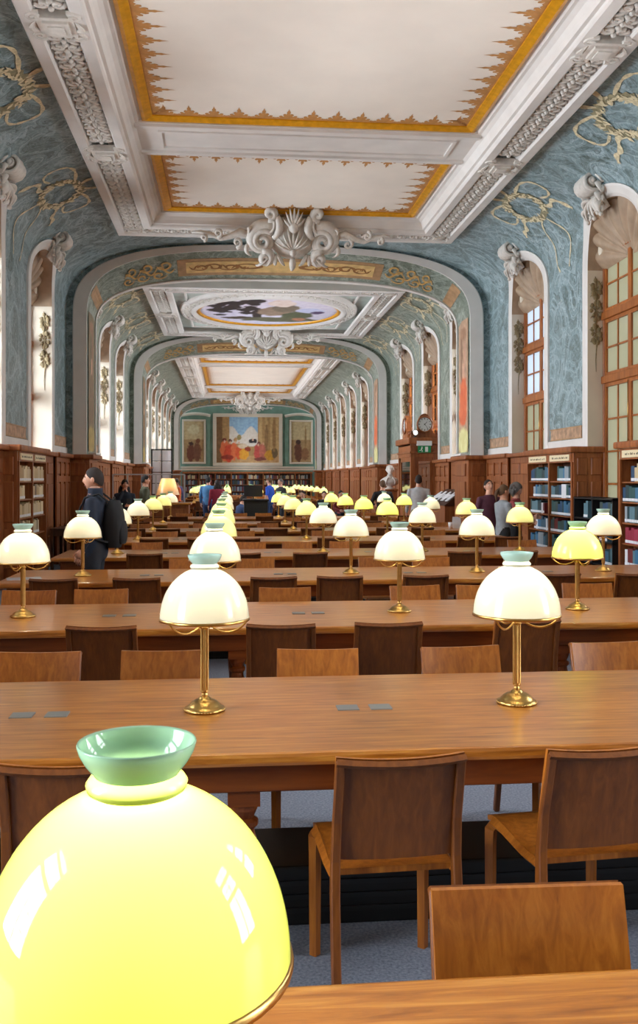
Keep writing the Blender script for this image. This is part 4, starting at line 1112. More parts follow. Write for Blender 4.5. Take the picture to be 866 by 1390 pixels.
# ------------------------------------------------------------------ porch with clocks on the right
def porch():
    r = empty('porch_cabinet', (0, 0, 0)); tag(r, 'oak entrance porch with mirrored doors and a clock gable, right wall', 'porch')
    h0, h1, y0, y1 = 3.82, WALL - .0, 25.45, 27.35; X = lambda h: XC + h
    for h, y in ((h0, y0), (h1 - .14, y0), (h0, y1 - .1), (h1 - .14, y1 - .1)): MB().box(X(h), X(h + .12), y, y + .12, 0, 2.5).build('post', 'wainscot_wood', r)
    m = MB().box(X(h0), X(h1), y0 + .03, y1 - .03, 2.26, 2.62).build('frieze_board', 'wainscot_wood', r)
    MB().box(X(h0 - .08), X(h1), y0 - .08, y1 + .08, 2.62, 2.80).build('cornice', 'wainscot_wood', r, bevel=.04)
    MB().box(X(h0 - .03), X(h1), y0 - .03, y1 + .03, 2.36, 2.42).build('moulding', 'wainscot_wood', r, bevel=.01)
    for h in (h0 + .12,):
        d = MB(); d.box(X(h), X(h + .1), y0 + .03, y0 + .08, .02, 2.26); d.box(X(h1 - .24), X(h1 - .14), y0 + .03, y0 + .08, .02, 2.26); d.box(X(h + .1), X(h1 - .24), y0 + .03, y0 + .08, .02, .8); d.box(X(h + .1), X(h1 - .24), y0 + .03, y0 + .08, 2.14, 2.26)
        do = d.build('door', 'wainscot_wood', r); MB().box(X(h + .1), X(h1 - .24), y0 + .05, y0 + .06, .8, 2.14).build('mirror_pane', 'mirror_glass', do)
        MB().tube([(X(h + .05), y0 + .0, 1.0), (X(h + .05), y0 - .02, 1.05), (X(h + .05), y0 - .02, 1.2), (X(h + .05), y0 + .0, 1.25)], .012).build('handle', 'brass', do, True)
    d = MB(); d.box(X(h0 + .03), X(h0 + .08), y0 + .12, y1 - .1, .02, 1.0); d.box(X(h0 + .03), X(h0 + .08), y0 + .12, y0 + .25, 1.0, 2.26); d.box(X(h0 + .03), X(h0 + .08), y1 - .24, y1 - .1, 1.0, 2.26); d.box(X(h0 + .03), X(h0 + .08), y0 + .12, y1 - .1, 2.14, 2.26)
    so = d.build('side_wall', 'wainscot_wood', r); MB().box(X(h0 + .05), X(h0 + .06), y0 + .25, y1 - .24, 1.0, 2.14).build('mirror_pane', 'mirror_glass', so)
    MB().box(X(h0), X(h1), y0, y1, 2.58, 2.63).build('ceiling_board', 'wainscot_wood', r)
    # gables: one looking down the hall towards us, one looking across
    def gable(name):
        g = [( -.62, 0), (-.60, .10), (-.42, .12), (-.31, .22), (-.30, .36)] + [(.30 * -math.cos(PI * i / 14), .36 + .30 * math.sin(PI * i / 14)) for i in range(1, 14)] + [(.30, .36), (.31, .22), (.42, .12), (.60, .10), (.62, 0)]
        mb = MB(); mb.extrude([(x * .62, 0, z) for x, z in g], (0, .14, 0)); rows = []
        ring = MB(); ring.lathe([(.215, 0), (.235, .03), (.205, .045), (.19, .03), (.19, 0)], 32)
        ring.xf(Matrix.Translation((0, 0, .36)) @ Matrix.Rotation(PI / 2, 4, 'X'))
        return mb, ring
    for k, (loc, rz) in enumerate((((X((h0 + h1) / 2), y0 + .02, 2.80), 0), ((X(h0 + .02), (y0 + y1) / 2, 2.80), -PI / 2))):
        mb, ring = gable('gable'); go = mb.build('gable', 'wainscot_wood', r, loc=loc); go.rotation_euler = (0, 0, rz)
        ring.build('bezel', 'wainscot_wood', go, True)
        for sx in (-1, 1): MB().ball((sx * .36, .06, .14), .05, flat=(1, 1, 1.2)).build('finial', 'wainscot_wood', go, True)
        ck = tag(empty('wall_clock', (loc[0], loc[1], loc[2] + .36), rz), ('round white clock in the porch gable facing the viewer', 'round clock in the porch gable facing the tables')[k], 'clock')
        dsc = MB(); dsc.lathe([(0, .012), (.19, .012), (.19, 0)], 32); dsc.xf(Matrix.Rotation(PI / 2, 4, 'X')); dsc.build('dial', 'clock_face', ck)
        tk = MB()
        for i in range(12):
            a = 2 * PI * i / 12; d_ = Vector((math.sin(a), 0, math.cos(a))); t2 = Vector((math.cos(a), 0, -math.sin(a)))
            c0, c1 = d_ * .135, d_ * .175; w_ = .007 if i % 3 else .011
            tk.extrude([tuple(c0 - t2 * w_ + Vector((0, -.013, 0))), tuple(c0 + t2 * w_ + Vector((0, -.013, 0))), tuple(c1 + t2 * w_ + Vector((0, -.013, 0))), tuple(c1 - t2 * w_ + Vector((0, -.013, 0)))], (0, -.002, 0))
        tk.build('hour_marks', 'black_metal', ck)
        for ln, a, w_, nm_ in ((.10, 2 * PI * (1 + 24 / 60) / 12, .009, 'hour_hand'), (.16, 2 * PI * 24 / 60, .006, 'minute_hand')):
            d_ = Vector((math.sin(a), 0, math.cos(a))); t2 = Vector((math.cos(a), 0, -math.sin(a))); e = Vector((0, -.018, 0)); hd = MB()
            hd.extrude([tuple(-d_ * .03 - t2 * w_ + e), tuple(-d_ * .03 + t2 * w_ + e), tuple(d_ * ln + t2 * w_ * .5 + e), tuple(d_ * ln - t2 * w_ * .5 + e)], (0, -.003, 0)); hd.build(nm_, 'black_metal', ck)
    # emergency-exit sign
    s_ = empty('exit_sign', (X((h0 + h1) / 2 - .03), y0 - .09, 2.40)); tag(s_, 'green and white emergency exit sign box on the porch front', 'sign')
    MB().box(-.21, .21, -.02, .06, .17, .30).build('housing', 'sign_white', s_, bevel=.01)
    p = MB().box(-.18, .18, 0, .012, -.02, .17).build('plate', 'sign_green', s_)
    pic = MB(); e = -.004
    pic.ball((-.07, -.002, .125), .018, 10, 6, (1, .2, 1)); pic.tube([(-.07, e, .10), (-.085, e, .06), (-.055, e, .035), (-.07, e, .0)], .010, 5); pic.tube([(-.085, e, .06), (-.115, e, .035), (-.14, e, .04)], .009, 5); pic.tube([(-.05, e, .085), (-.07, e, .10), (-.10, e, .08)], .008, 5)
    pic.box(.02, .10, -.004, .0, .0, .14); pic.build('running_figure', 'sign_white', p)
    # spot lamp on the corner
    sp = empty('spot_lamp', (X(h0 + .12), y0 + .02, 2.80)); tag(sp, 'small lit spot lamp on the corner of the porch cornice', 'lamp')
    b_ = MB(); b_.lathe([(.05, 0), (.05, .02), (.012, .03), (.012, .10)], 12); b_.build('bracket', 'black_metal', sp)
    h_ = MB(); h_.lathe([(.03, .0), (.06, .03), (.075, .14), (.07, .14), (.055, .04)], 16); h_.xf(Matrix.Translation((0, .03, .14)) @ Matrix.Rotation(R(100), 4, 'X')); h_.build('housing', 'black_metal', sp, True)
    l_ = MB(); l_.ball((0, -.06, .13), .055, 10, 8); l_.build('lit_lens', 'lit_bulb', sp, True)
porch()

# ------------------------------------------------------------------ bust, racks, desks, partitions
b = empty('marble_bust', (4.98, 28.9, 0)); tag(b, 'white marble bust on a wooden pedestal beside the porch', 'bust')
MB().box(-.2, .2, -.2, .2, 0, 1.28).build('pedestal', 'wainscot_wood', b, bevel=.02); MB().box(-.24, .24, -.24, .24, 1.28, 1.34).build('pedestal_cap', 'wainscot_wood', b, bevel=.02)
m = MB(); m.lathe([(.0, 1.34), (.13, 1.34), (.12, 1.37), (.07, 1.40), (.08, 1.43), (.20, 1.48), (.25, 1.55), (.245, 1.62), (.17, 1.69), (.09, 1.735), (.07, 1.76), (.066, 1.80)], 24)
m.v = [(x * 1.2, y * .66, z) for x, y, z in m.v]
BUST_HEAD = Matrix.Translation((0, -.02, 1.77)) @ Matrix.Rotation(PI, 4, 'Z') @ Matrix.Scale(1.28, 4)
n_, k_ = 22, 16; rows = []
for j in range(k_ + 1):
    th = PI * j / k_; row = []
    for i in range(n_ + 1):
        p_ = 2 * PI * i / n_; x, y, z = math.sin(th) * math.sin(p_), math.sin(th) * math.cos(p_), math.cos(th); X, Y, Z = x * .078, y * .098, z * .118
        if z < 0: X *= 1 + .28 * z; Y = Y * (1 + .2 * z) - .02 * z
        if y > .3: Y += .028 * math.exp(-((x / .16) ** 2) - ((z + .12) / .2) ** 2)
        row.append((X, Y, Z + .118))
    rows.append(row)
h_ = MB().grid(rows)
for i in range(26):
    a_ = i * 2.4; q_ = -.1 + 1.05 * i / 26; h_.ball((.08 * math.sin(a_) * math.sqrt(1 - q_ * q_), .10 * min(.35, math.cos(a_)) * math.sqrt(1 - q_ * q_) - .008, .118 + .12 * q_), .028, 6, 5)
h_.ball((0, .07, .03), .04, 8, 6, (1, .7, 1)); h_.xf(BUST_HEAD); m.add(h_.v, h_.f)
for sx in (-1, 1): leaf(m, (sx * .06, -.10, 1.70), (sx * .2, -.16, 1.62), (sx * .12, -.12, 1.46), .06)
m.build('portrait_head', 'marble', b, True)

rk = empty('magazine_rack', (5.15, 22.9, 0)); tag(rk, 'sloping wooden rack of white journals against the right wall before the porch', 'rack')
MB().box(-.05, .45, -.95, .95, 0, 1.02).build('cabinet', 'wainscot_wood', rk, bevel=.01)
m = MB(); m.extrude([(-.08, -1.0, 1.02), (.45, -1.0, 1.40), (.45, -1.0, 1.02)], (0, 2.0, 0)); m.build('sloping_top', 'dark_wood', rk)
jm = MB(); jm.box(-.13, .13, -.10, .10, 0, .02); JM = jm.mesh('journal', 'paper_white')
for i in range(8):
    o = put('journal', JM, None, (5.15 + .12 + .08 * (i % 2), 22.9 - .84 + i * .24, 1.195 + .057 * (i % 2))); o.rotation_euler = (0, R(-35.5), R(random.Random(i).uniform(-6, 6)))
    tag(o, 'white journal lying open on the sloping rack, %s from the near end' % ORD[i], 'journal', 'journals on the sloping rack')

dk = empty('service_desk', (.68, 24.2, 0)); tag(dk, 'black service desk standing in the centre aisle behind the tables', 'desk')
MB().box(-.30, .30, -.35, .35, 0, 1.10).build('body', 'plinth_black', dk, bevel=.01); MB().box(-.33, .33, -.38, .38, 1.10, 1.14).build('worktop', 'black_metal', dk, bevel=.01); MB().box(-.27, .27, -.37, -.355, .1, 1.02).build('front_panel', 'black_metal', dk)
sc = tag(empty('screen', (.62, 24.3, 1.14)), 'dark flat monitor standing on the black service desk', 'screen')
MB().box(-.24, .24, -.015, .015, .06, .36).build('panel', 'black_metal', sc, bevel=.006); MB().box(-.08, .08, -.06, .06, 0, .012).build('foot', 'black_metal', sc); MB().box(-.015, .015, .01, .03, .01, .15).build('stem', 'black_metal', sc)
ct = empty('counter', (-1.62, 24.3, 0)); tag(ct, 'wooden reference counter carrying the orange-shaded lamp', 'counter')
MB().box(-.8, .6, -.32, .32, 0, 1.0).build('body', 'wainscot_wood', ct); MB().box(-.86, .66, -.38, .38, 1.0, 1.05).build('worktop', 'oak_table', ct, bevel=.01)
for i in range(3): MB().box(-.72 + i * .44, -.36 + i * .44, -.34, -.32, .15, .9).build('panel', 'wainscot_wood', ct, bevel=.01)
fl = empty('shade_lamp', (-1.56, 24.3, 1.05)); tag(fl, 'table lamp with a wide orange fabric shade on the counter', 'lamp')
MB().lathe([(0, 0), (.10, 0), (.09, .02), (.03, .04), (.02, .12), (.035, .2), (.02, .28), (.012, .44), (0, .44)], 20).build('base', 'brass', fl, True)
MB().lathe([(.30, .20), (.17, .62)], 36).build('shade', 'fabric_shade', fl, True)
MB().ball((0, 0, .42), .035).build('bulb', 'bulb_glass', fl, True)
L = bpy.data.lights.new('bulb_light', 'POINT'); L.energy = 9; L.color = (1, .62, .26); L.shadow_soft_size = .04; put('bulb_light', L, fl, (0, 0, .44))

gp = empty('glass_screen', (0, 25.6, 0)); tag(gp, 'glazed partition with pale metal posts behind the reading tables, left', 'partition')
xs = lin(-3.1, -1.2, 5)
for x in xs: MB().box(x - .02, x + .02, -.02, .02, 0, 1.78).build('post', 'grey_metal', gp)
for z in (.05, .9, 1.76): MB().box(xs[0], xs[-1], -.018, .018, z, z + .035).build('rail', 'grey_metal', gp)
for i in range(5):
    for z0, z1 in ((.09, .9), (.94, 1.76)): MB().box(xs[i] + .02, xs[i + 1] - .02, -.003, .003, z0, z1).build('pane', 'clear_pane', gp)
# an inward-opened casement far along the left wall
cs_ = empty('open_casement', (XC - WALL + .1, 41.0, .95)); tag(cs_, 'tall window leaf swung open into the far bay at the left wall', 'window leaf')
m = MB()
for x in (0, .86): m.box(x, x + .06, -.03, .03, 0, 2.0)
m.box(0, .92, -.03, .03, 0, .06); m.box(0, .92, -.03, .03, 1.94, 2.0); m.build('sash', 'black_metal', cs_)
m = MB(); m.box(.445, .475, -.02, .02, .06, 1.94)
for z in (.5, .98, 1.46): m.box(.06, .86, -.02, .02, z, z + .03)
m.build('muntin', 'black_metal', cs_)
for i in range(2):
    for j, z in enumerate((.06, .53, 1.01, 1.49)): MB().box((.06, .475)[i], (.445, .86)[i], -.004, .004, z, z + .44).build('pane', 'pane_glare_and_paper', cs_)  # pale colour stands in for light reflected by the panes

# desks and chairs along the left wall
for i, y in enumerate((17.9, 19.3)):
    d = empty('side_desk', (XC - WALL + .52, y, 0)); tag(d, 'small dark desk against the left dado, %s from the bookcase' % ORD[i], 'desk', 'desks along the left wall')
    MB().box(-.3, .3, -.5, .5, .72, .76).build('desktop', 'dark_wood', d, bevel=.01)
    for sx in (-.27, .27):
        for sy in (-.46, .46): MB().box(sx - .025, sx + .025, sy - .025, sy + .025, 0, .72).build('leg', 'dark_wood', d)
    MB().box(-.28, .28, -.48, .48, .62, .72).build('apron', 'dark_wood', d)
def dark_chair(x, y, rz, label):
    c = empty('side_chair', (x, y, 0), rz); tag(c, label, 'chair', 'dark chairs along the left wall')
    MB().box(-.21, .21, -.2, .2, .43, .46).build('seat', 'dark_wood', c, bevel=.008)
    for sx in (-.19, .19):
        MB().box(sx - .02, sx + .02, .16, .20, 0, .43).build('leg', 'dark_wood', c)
        MB().box(sx - .02, sx + .02, -.20, -.16, 0, .95).build('leg', 'dark_wood', c)
    MB().box(-.17, .17, -.19, -.165, .84, .95).build('top_rail', 'dark_wood', c); MB().box(-.17, .17, -.19, -.17, .6, .66).build('back_rail', 'dark_wood', c)
    for x_ in (-.1, 0, .1): MB().box(x_ - .012, x_ + .012, -.186, -.172, .66, .84).build('spindle', 'dark_wood', c)
dark_chair(-2.25, 17.7, PI / 2, 'dark wooden chair with slatted back by the left dado, nearer one'); dark_chair(-2.3, 19.1, PI / 2 + .2, 'dark wooden chair with slatted back by the left dado, farther one')

# loose things on the tables
pp_ = MB().box(-.15, .15, -.105, .105, 0, .002).build('paper_sheet', 'pane_glare_and_paper', None, loc=(-1.84, TY(3) - .22, TZ + .0005)); pp_.rotation_euler = (0, 0, .25); tag(pp_, 'pale blue-white sheet of paper on the left end of the fourth table', 'paper')
cu = empty('paper_cup', (3.98, TY(6) - .05, TZ)); tag(cu, 'small white cup on the right end of the seventh table', 'cup')
MB().lathe([(0, .002), (.028, 0), (.038, .11), (.036, .11), (.027, .006), (0, .006)], 18).build('cup_wall', 'paper_white', cu, True); MB().lathe([(.036, .108), (.0395, .110), (.0395, .114), (.036, .113)], 18).build('rim', 'paper_white', cu, True)
lf = empty('leaflet_stand', (4.12, TY(6) + .05, TZ)); tag(lf, 'white folded leaflet standing beside the cup on the seventh table', 'leaflet')
for sy, nm_ in ((-1, 'front_leaf'), (1, 'back_leaf')):
    m = MB(); m.extrude([(-.075, sy * .05, 0), (.075, sy * .05, 0), (.075, 0, .21), (-.075, 0, .21)], (0, sy * .002, 0)); m.build(nm_, 'paper_white', lf)

# ------------------------------------------------------------------ people
plain('skin', C(214, 160, 132), 0.5); plain('eye_white', C(236, 232, 226), 0.3); plain('eye_dark', C(40, 28, 22), 0.3); plain('lip', C(176, 98, 88), 0.5)
for nm_, c_ in {'hair_dark': C(40, 30, 26), 'hair_black': C(22, 19, 19), 'hair_brown': C(92, 66, 44), 'hair_grey': C(96, 90, 86), 'navy': C(26, 36, 54), 'black_cloth': C(22, 22, 25), 'denim': C(48, 70, 110), 'dark_trousers': C(32, 34, 42), 'burgundy': C(84, 40, 58), 'grey_knit': C(140, 146, 152),
                'olive': C(78, 82, 60), 'white_shirt': C(190, 190, 192), 'sky_blue': C(84, 140, 190), 'maroon': C(140, 30, 52), 'royal_blue': C(40, 90, 200), 'pattern_red': C(150, 66, 66), 'khaki': C(120, 108, 88), 'shoe': C(40, 34, 30), 'violet_cloth': C(84, 84, 140), 'orange_cloth': C(222, 96, 30), 'pale_blue': C(150, 170, 205)}.items(): plain(nm_, c_, 0.8, var=.12, scale=12)

def head_mb(M, mats):
    """head with face; local: face looks +y, origin at the base of the skull"""
    mb = MB(); n, m = 24, 18; rows = []
    for j in range(m + 1):
        th = PI * j / m; row = []
        for i in range(n + 1):
            ph = 2 * PI * i / n; x, y, z = math.sin(th) * math.sin(ph), math.sin(th) * math.cos(ph), math.cos(th)
            X, Y, Z = x * .076, y * .096, z * .118
            if z < 0:
                k = -z; X *= 1 - .30 * k; Y = Y * (1 - .22 * k) + .022 * k
            if y > 0: 
                nose = math.exp(-((x / .16) ** 2) - ((z + .12) / .20) ** 2); Y += .026 * nose * (y > .3)
                Y += .006 * math.exp(-((z - .22) / .1) ** 2) * y - .008 * math.exp(-((z - .08) / .09) ** 2 - ((abs(x) - .38) / .2) ** 2)
                Y += .007 * math.exp(-((z + .78) / .16) ** 2 - (x / .3) ** 2)
            row.append((X, Y, Z + .118))
        rows.append(row)
    mb.cur = 0; mb.grid(rows)
    for s_ in (-1, 1):
        mb.ball((s_ * .078, -.004, .112), .03, 8, 6, (.35, .75, 1.1))
        mb.cur = 2; mb.ball((s_ * .030, .079, .126), .012, 8, 6); mb.cur = 3; mb.ball((s_ * .030, .0865, .126), .0065, 6, 5)
        mb.cur = 4; mb.tube([(s_ * .012, .093, .146), (s_ * .032, .092, .151), (s_ * .05, .078, .146)], .0045, 5); mb.cur = 0
    mb.cur = 1; mb.tube([(-.024, .080, .055), (-.01, .090, .053), (.01, .090, .053), (.024, .080, .055)], [.004, .007, .007, .004], 6, .8)
    mb.xf(M); return mb
def hand_mb(mb, w, d, side, palm_n):
    """palm and five slightly curled fingers; w wrist, d direction of the hand, palm_n palm normal"""
    w, d, pn = Vector(w), Vector(d).normalized(), Vector(palm_n); pn = (pn - d * pn.dot(d)).normalized(); sd = d.cross(pn) * side
    for k in range(4): mb.tube([w + sd * (.010 * (k - 1.5)), w + d * .045 + sd * (.017 * (k - 1.5)), w + d * .085 + sd * (.019 * (k - 1.5))], [.017, .016, .012], 6, 1.0)
    for k, ln in enumerate((.062, .074, .080, .070)):
        b0 = w + d * .083 + sd * (.019 * (1.5 - k)); c = .35 + .08 * k
        mb.tube([b0, b0 + d * ln * .45 + pn * ln * .12, b0 + d * ln * .75 + pn * ln * .38 * c * 2, b0 + d * ln * .86 + pn * ln * .66 * c * 2], [.010, .009, .0085, .006], 6)
    b0 = w + d * .025 + sd * .026; mb.tube([b0, b0 + sd * .026 + d * .022 + pn * .008, b0 + sd * .032 + d * .05 + pn * .02, b0 + sd * .026 + d * .066 + pn * .026], [.013, .011, .010, .007], 6)

def person(label, x, y, yaw, h, top, legs_c, hair, hairkind='short', arms=None, seated=False, lean=0.0, jacket=1.0, sleeves=True, look=(0, 0), z0=0.0, skirt=False):
    k = h / 1.75; mb = MB(); SEG = []   # SEG: (a, b, r, material index) for colouring
    mats = ['skin', 'lip', 'eye_white', 'eye_dark', hair, top, legs_c, 'shoe']
    base = .46 if seated else .0
    dz = -.44 if seated else 0
    Lm = Matrix.Rotation(-lean, 4, 'X')
    def tr(p): # lean the upper body about the hips
        v = Vector(p); piv = Vector((0, 0, .92)); return piv + Lm @ (v - piv) + Vector((0, 0, dz))
    rings = [(.80, .150, .110), (.88, .172 , .122), (.96, .168, .118), (1.08, .150, .105), (1.20, .165, .115), (1.32, .182, .122), (1.40, .178, .108), (1.445, .130, .085), (1.475, .075, .070), (1.52, .058, .062), (1.58, .056, .062)]
    rows = []
    for z, rx, ry in rings:
        q = jacket if z < 1.46 else 1.0
        rows.append([tr((rx * q * math.cos(2 * PI * i / 18), ry * q * math.sin(2 * PI * i / 18) + (.012 if z > 1.46 else 0), z)) for i in range(19)])
    n0 = len(mb.v); mb.grid(rows); mb.poly(list(reversed(rows[0][:-1]))); mb.poly(rows[-1][:-1])
    SEG += [(tr((0, 0, .95)), tr((0, 0, 1.40)), 5), (tr((0, .01, 1.50)), tr((0, .01, 1.66)), 0), (tr((0, 0, .8)), tr((0, 0, .88)), 6)]
    hands = []
    arms = arms or [((-.25, -.02, 1.14), (-.27, .08, .90)), ((.25, -.02, 1.14), (.27, .08, .90))]
    for s_, (el, wr) in zip((-1, 1), arms):
        sh = tr((s_ * .185 * jacket, 0, 1.40)); el, wr = tr(el), tr(wr)
        mid = (sh + el) / 2; mid2 = (el + wr) / 2; q = jacket
        mb.tube([tr((s_ * .11, 0, 1.40)), sh, mid, el, mid2, wr], [.062 * q, .064 * q, .055 * q, .047 * q, .042 * q, .031], 10)
        SEG += [(sh, el if sleeves else sh + (el - sh) * .75, 5), (el, wr, 5 if sleeves else 0)]
        if not sleeves: SEG.append((sh + (el - sh) * .85, el, 0))
        hands.append((wr, wr - el, s_))
    for s_ in (-1, 1):
        if seated: J = [(s_ * .09, 0, .46), (s_ * .11, .26, .50), (s_ * .12, .46, .49), (s_ * .12, .44, .25), (s_ * .12, .42, .085), (s_ * .13, .56, .045)]
        else: J = [(s_ * .095, 0, .90), (s_ * .10, .01, .70), (s_ * .10, .025, .49), (s_ * .105, 0, .28), (s_ * .105, -.02, .085), (s_ * .12, .14, .045)]
        mb.tube(J[:5], [.095, .085, .062, .056, .045], 10); mb.tube([J[4], (Vector(J[4]) * .5 + Vector(J[5]) * .5) - Vector((0, 0, .02)), J[5]], [.045, .048, .034], 8)
        SEG += [(Vector(J[0]), Vector(J[2]), 6), (Vector(J[2]), Vector(J[4]) + Vector((0, 0, .05)), 6), (Vector(J[4]) - Vector((0, 0, .03)), Vector(J[5]) - Vector((0, 0, .01)), 7)]
    me = mb.mesh('tmp', 'skin'); tmp = put('tmp', me)
    rm = tmp.modifiers.new('r', 'REMESH'); rm.mode = 'VOXEL'; rm.voxel_size = .021; rm.use_smooth_shade = True
    sm = tmp.modifiers.new('s', 'SMOOTH'); sm.factor = .5; sm.iterations = 3
    dg = bpy.context.evaluated_depsgraph_get(); body = bpy.data.meshes.new_from_object(tmp.evaluated_get(dg))
    bpy.data.objects.remove(tmp)
    out = MB(); vs = [v.co.copy() for v in body.vertices]
    def near(p):
        best, bi = 9, 5
        for a, b, mi in SEG:
            ab = b - a; t_ = max(0, min(1, (p - a).dot(ab) / max(1e-9, ab.length_squared))); d_ = (p - a - ab * t_).length
            if mi == 5 and d_ > .02: d_ -= .035
            if d_ < best: best, bi = d_, mi
        return bi
    k0 = len(out.v); out.v += [tuple(v) for v in vs]
    for p_ in body.polygons:
        c = p_.center; out.f.append(tuple(p_.vertices)); out.mi.append(near(c))
    bpy.data.meshes.remove(body)
    hm = Matrix.Translation(tr((0, .018, 1.515))) @ Lm @ Matrix.Rotation(look[0], 4, 'Z') @ Matrix.Rotation(look[1], 4, 'X')
    H = head_mb(hm, mats); kk = len(out.v); out.v += H.v; out.f += [tuple(i + kk for i in f) for f in H.f]; out.mi += H.mi
    for wr, d_, s_ in hands:
        out.cur = 0; pn = Vector((-s_, 0, 0)) if abs(d_.normalized().x) < .7 else Vector((0, 0, -1)); hand_mb(out, wr, d_, s_, pn)
    r = empty('person', (x, y, z0), yaw); r.scale = (k, k, k); tag(r, label, 'person', 'readers and visitors')
    bo = out.build('body', mats, r, True)
    hr = MB(); rows = []; n, m = 20, 14
    cut = {'short': .10, 'cap': .10, 'long': -.55, 'pony': .02, 'curly': -.5, 'bald': .5}[hairkind]
    for j in range(m + 1):
        row = []
        for i in range(n + 1):
            ph = 2 * PI * i / n; back = (1 - math.cos(ph)) / 2
            lim = PI * (.27 + .43 * back ** .75) if hairkind in ('short', 'cap', 'pony') else PI * (.33 + .55 * back ** .7)
            th = lim * j / m; x_, y_, z_ = math.sin(th) * math.sin(ph), math.sin(th) * math.cos(ph), math.cos(th)
            g = 1.07 + .02 * math.sin(i * 2.3) if hairkind != 'curly' else 1.32 + .05 * math.sin(i * 3.1) * math.cos(j * 2.7)
            row.append((x_ * .078 * g, y_ * .098 * g - .004, z_ * .120 * g + .120))
        rows.append(row)
    hr.grid(rows)
    if hairkind == 'pony': hr.ball((0, -.105, .15), .03); leaf(hr, (0, -.11, .15), (0, -.18, .10), (0, -.15, -.06), .045, 8, 1.0)
    if hairkind == 'long':
        for s_ in (-1, 0, 1): leaf(hr, (s_ * .055, -.055, .10), (s_ * .10, -.06, -.05), (s_ * .09, -.03 + .03 * abs(s_), -.24), .075, 8, .8)
    if hairkind == 'curly':
        rr = random.Random(3)
        for i in range(46):
            a, b = rr.uniform(0, 2 * PI), rr.uniform(-.5, 1); yy = math.cos(a) * math.sqrt(1 - b * b)
            if yy > .45 and b < .5: continue
            hr.ball((.105 * math.sin(a) * math.sqrt(1 - b * b), .11 * yy - .015, .12 + .125 * b), .032, 6, 5)
    hr.xf(hm); hr.build('hair', hair, r, True)
    return r
DN = lambda s_: ((s_ * .25, -.02, 1.14), (s_ * .27, .08, .90))
# man with backpack between the third and fourth tables
man = person('man in a dark navy jacket with a black backpack standing beside the left lamps', -1.42, 10.20, R(86), 1.77, 'navy', 'dark_trousers', 'hair_dark', jacket=1.10)
MB().lathe([(.088, 1.43), (.080, 1.47), (.076, 1.52), (.080, 1.545), (.070, 1.54), (.066, 1.48)], 20).build('collar', 'navy', man, True)
bp = empty('backpack', (-1.42, 10.20, 0), R(86)); tag(bp, 'black backpack worn by the man in the navy jacket', 'backpack')
m = MB(); rows = []
for j in range(11):
    z = .93 + .50 * j / 10; f = math.sin(PI * (.12 + .80 * j / 10)) ** .45; rows.append([(.165 * f * math.copysign(abs(math.cos(a)) ** .6, math.cos(a)), -.20 + .105 * f * math.copysign(abs(math.sin(a)) ** .6, math.sin(a)), z) for a in lin(0, 2 * PI, 20)])
m.grid(rows); m.poly([p for p in rows[0][:-1]]); m.poly(rows[-1][:-1]); m.build('bag', 'black_cloth', bp, True)
m = MB(); rows = []
for j in range(7):
    z = .97 + .24 * j / 6; f = math.sin(PI * (.15 + .7 * j / 6)) ** .5; rows.append([(.13 * f * math.cos(a), -.285 + .055 * f * math.sin(a), z) for a in lin(0, 2 * PI, 14)])
m.grid(rows); m.build('front_pocket', 'black_cloth', bp, True)
for s_ in (-1, 1): MB().tube([(s_ * .12, -.16, 1.42), (s_ * .125, -.06, 1.50), (s_ * .13, .08, 1.46), (s_ * .135, .145, 1.32), (s_ * .15, .12, 1.15), (s_ * .16, -.04, 1.02), (s_ * .14, -.16, .99)], .022, 6, .5).build('strap', 'black_cloth', bp, True)
MB().tube(bez((-.04, -.20, 1.43), (0, -.2, 1.50), (.04, -.20, 1.43), 8), .009, 6).build('carry_handle', 'black_metal', bp, True)
bp.scale = (1.0, 1.0, 1.0)
person('woman with long dark hair in a navy coat raising a hand to her face', -2.22, 20.35, PI + .3, 1.64, 'navy', 'dark_trousers', 'hair_black', 'long', arms=[((-.24, .02, 1.12), (-.08, .22, 1.16)), ((.22, .12, 1.20), (.06, .13, 1.50))])
ph = MB().box(-.035, .035, -.005, .005, 0, .14).build('mobile_phone', 'black_metal', None, bevel=.004, loc=(-2.10, 20.06, 1.12)); ph.rotation_euler = (R(-30), 0, .3); tag(ph, 'dark mobile phone held by the long-haired woman', 'phone')
person('man with black hair in an olive jacket turned to the right', -2.02, 22.9, R(-80), 1.74, 'olive', 'dark_trousers', 'hair_black', jacket=1.1, arms=[((-.24, .08, 1.16), (-.12, .26, 1.20)), DN(1)])
person('person in pale blue seated at the left edge by the third table', -2.95, 9.35, R(-70), 1.72, 'pale_blue', 'dark_trousers', 'hair_dark', 'short', seated=True, lean=R(16), jacket=1.1, arms=[((-.24, .12, 1.14), (-.16, .34, 1.14)), ((.24, .12, 1.14), (.16, .34, 1.14))])
c_ = copy_tree(CH); c_.location = (-3.0, 9.34, 0); c_.rotation_euler = (0, 0, R(-70)); tag(c_, 'bent oak chair holding the seated person in pale blue at the left edge', 'chair', 'bent oak chairs at the reading tables')
person('person in a sky blue jacket and dark cap seen from behind in the aisle', -.66, 30.0, R(-15), 1.72, 'sky_blue', 'denim', 'hair_black', 'cap', jacket=1.15)
person('person in a maroon coat seen from behind in the aisle', -.36, 28.9, R(20), 1.62, 'maroon', 'dark_trousers', 'hair_dark', 'long', jacket=1.12)
person('person in royal blue and jeans standing beyond the black desk', 1.34, 31.2, R(60), 1.70, 'royal_blue', 'denim', 'hair_brown', sleeves=False)
person('grey-haired person in black beside the one in royal blue', 1.66, 30.2, R(120), 1.66, 'black_cloth', 'dark_trousers', 'hair_grey', jacket=1.1)
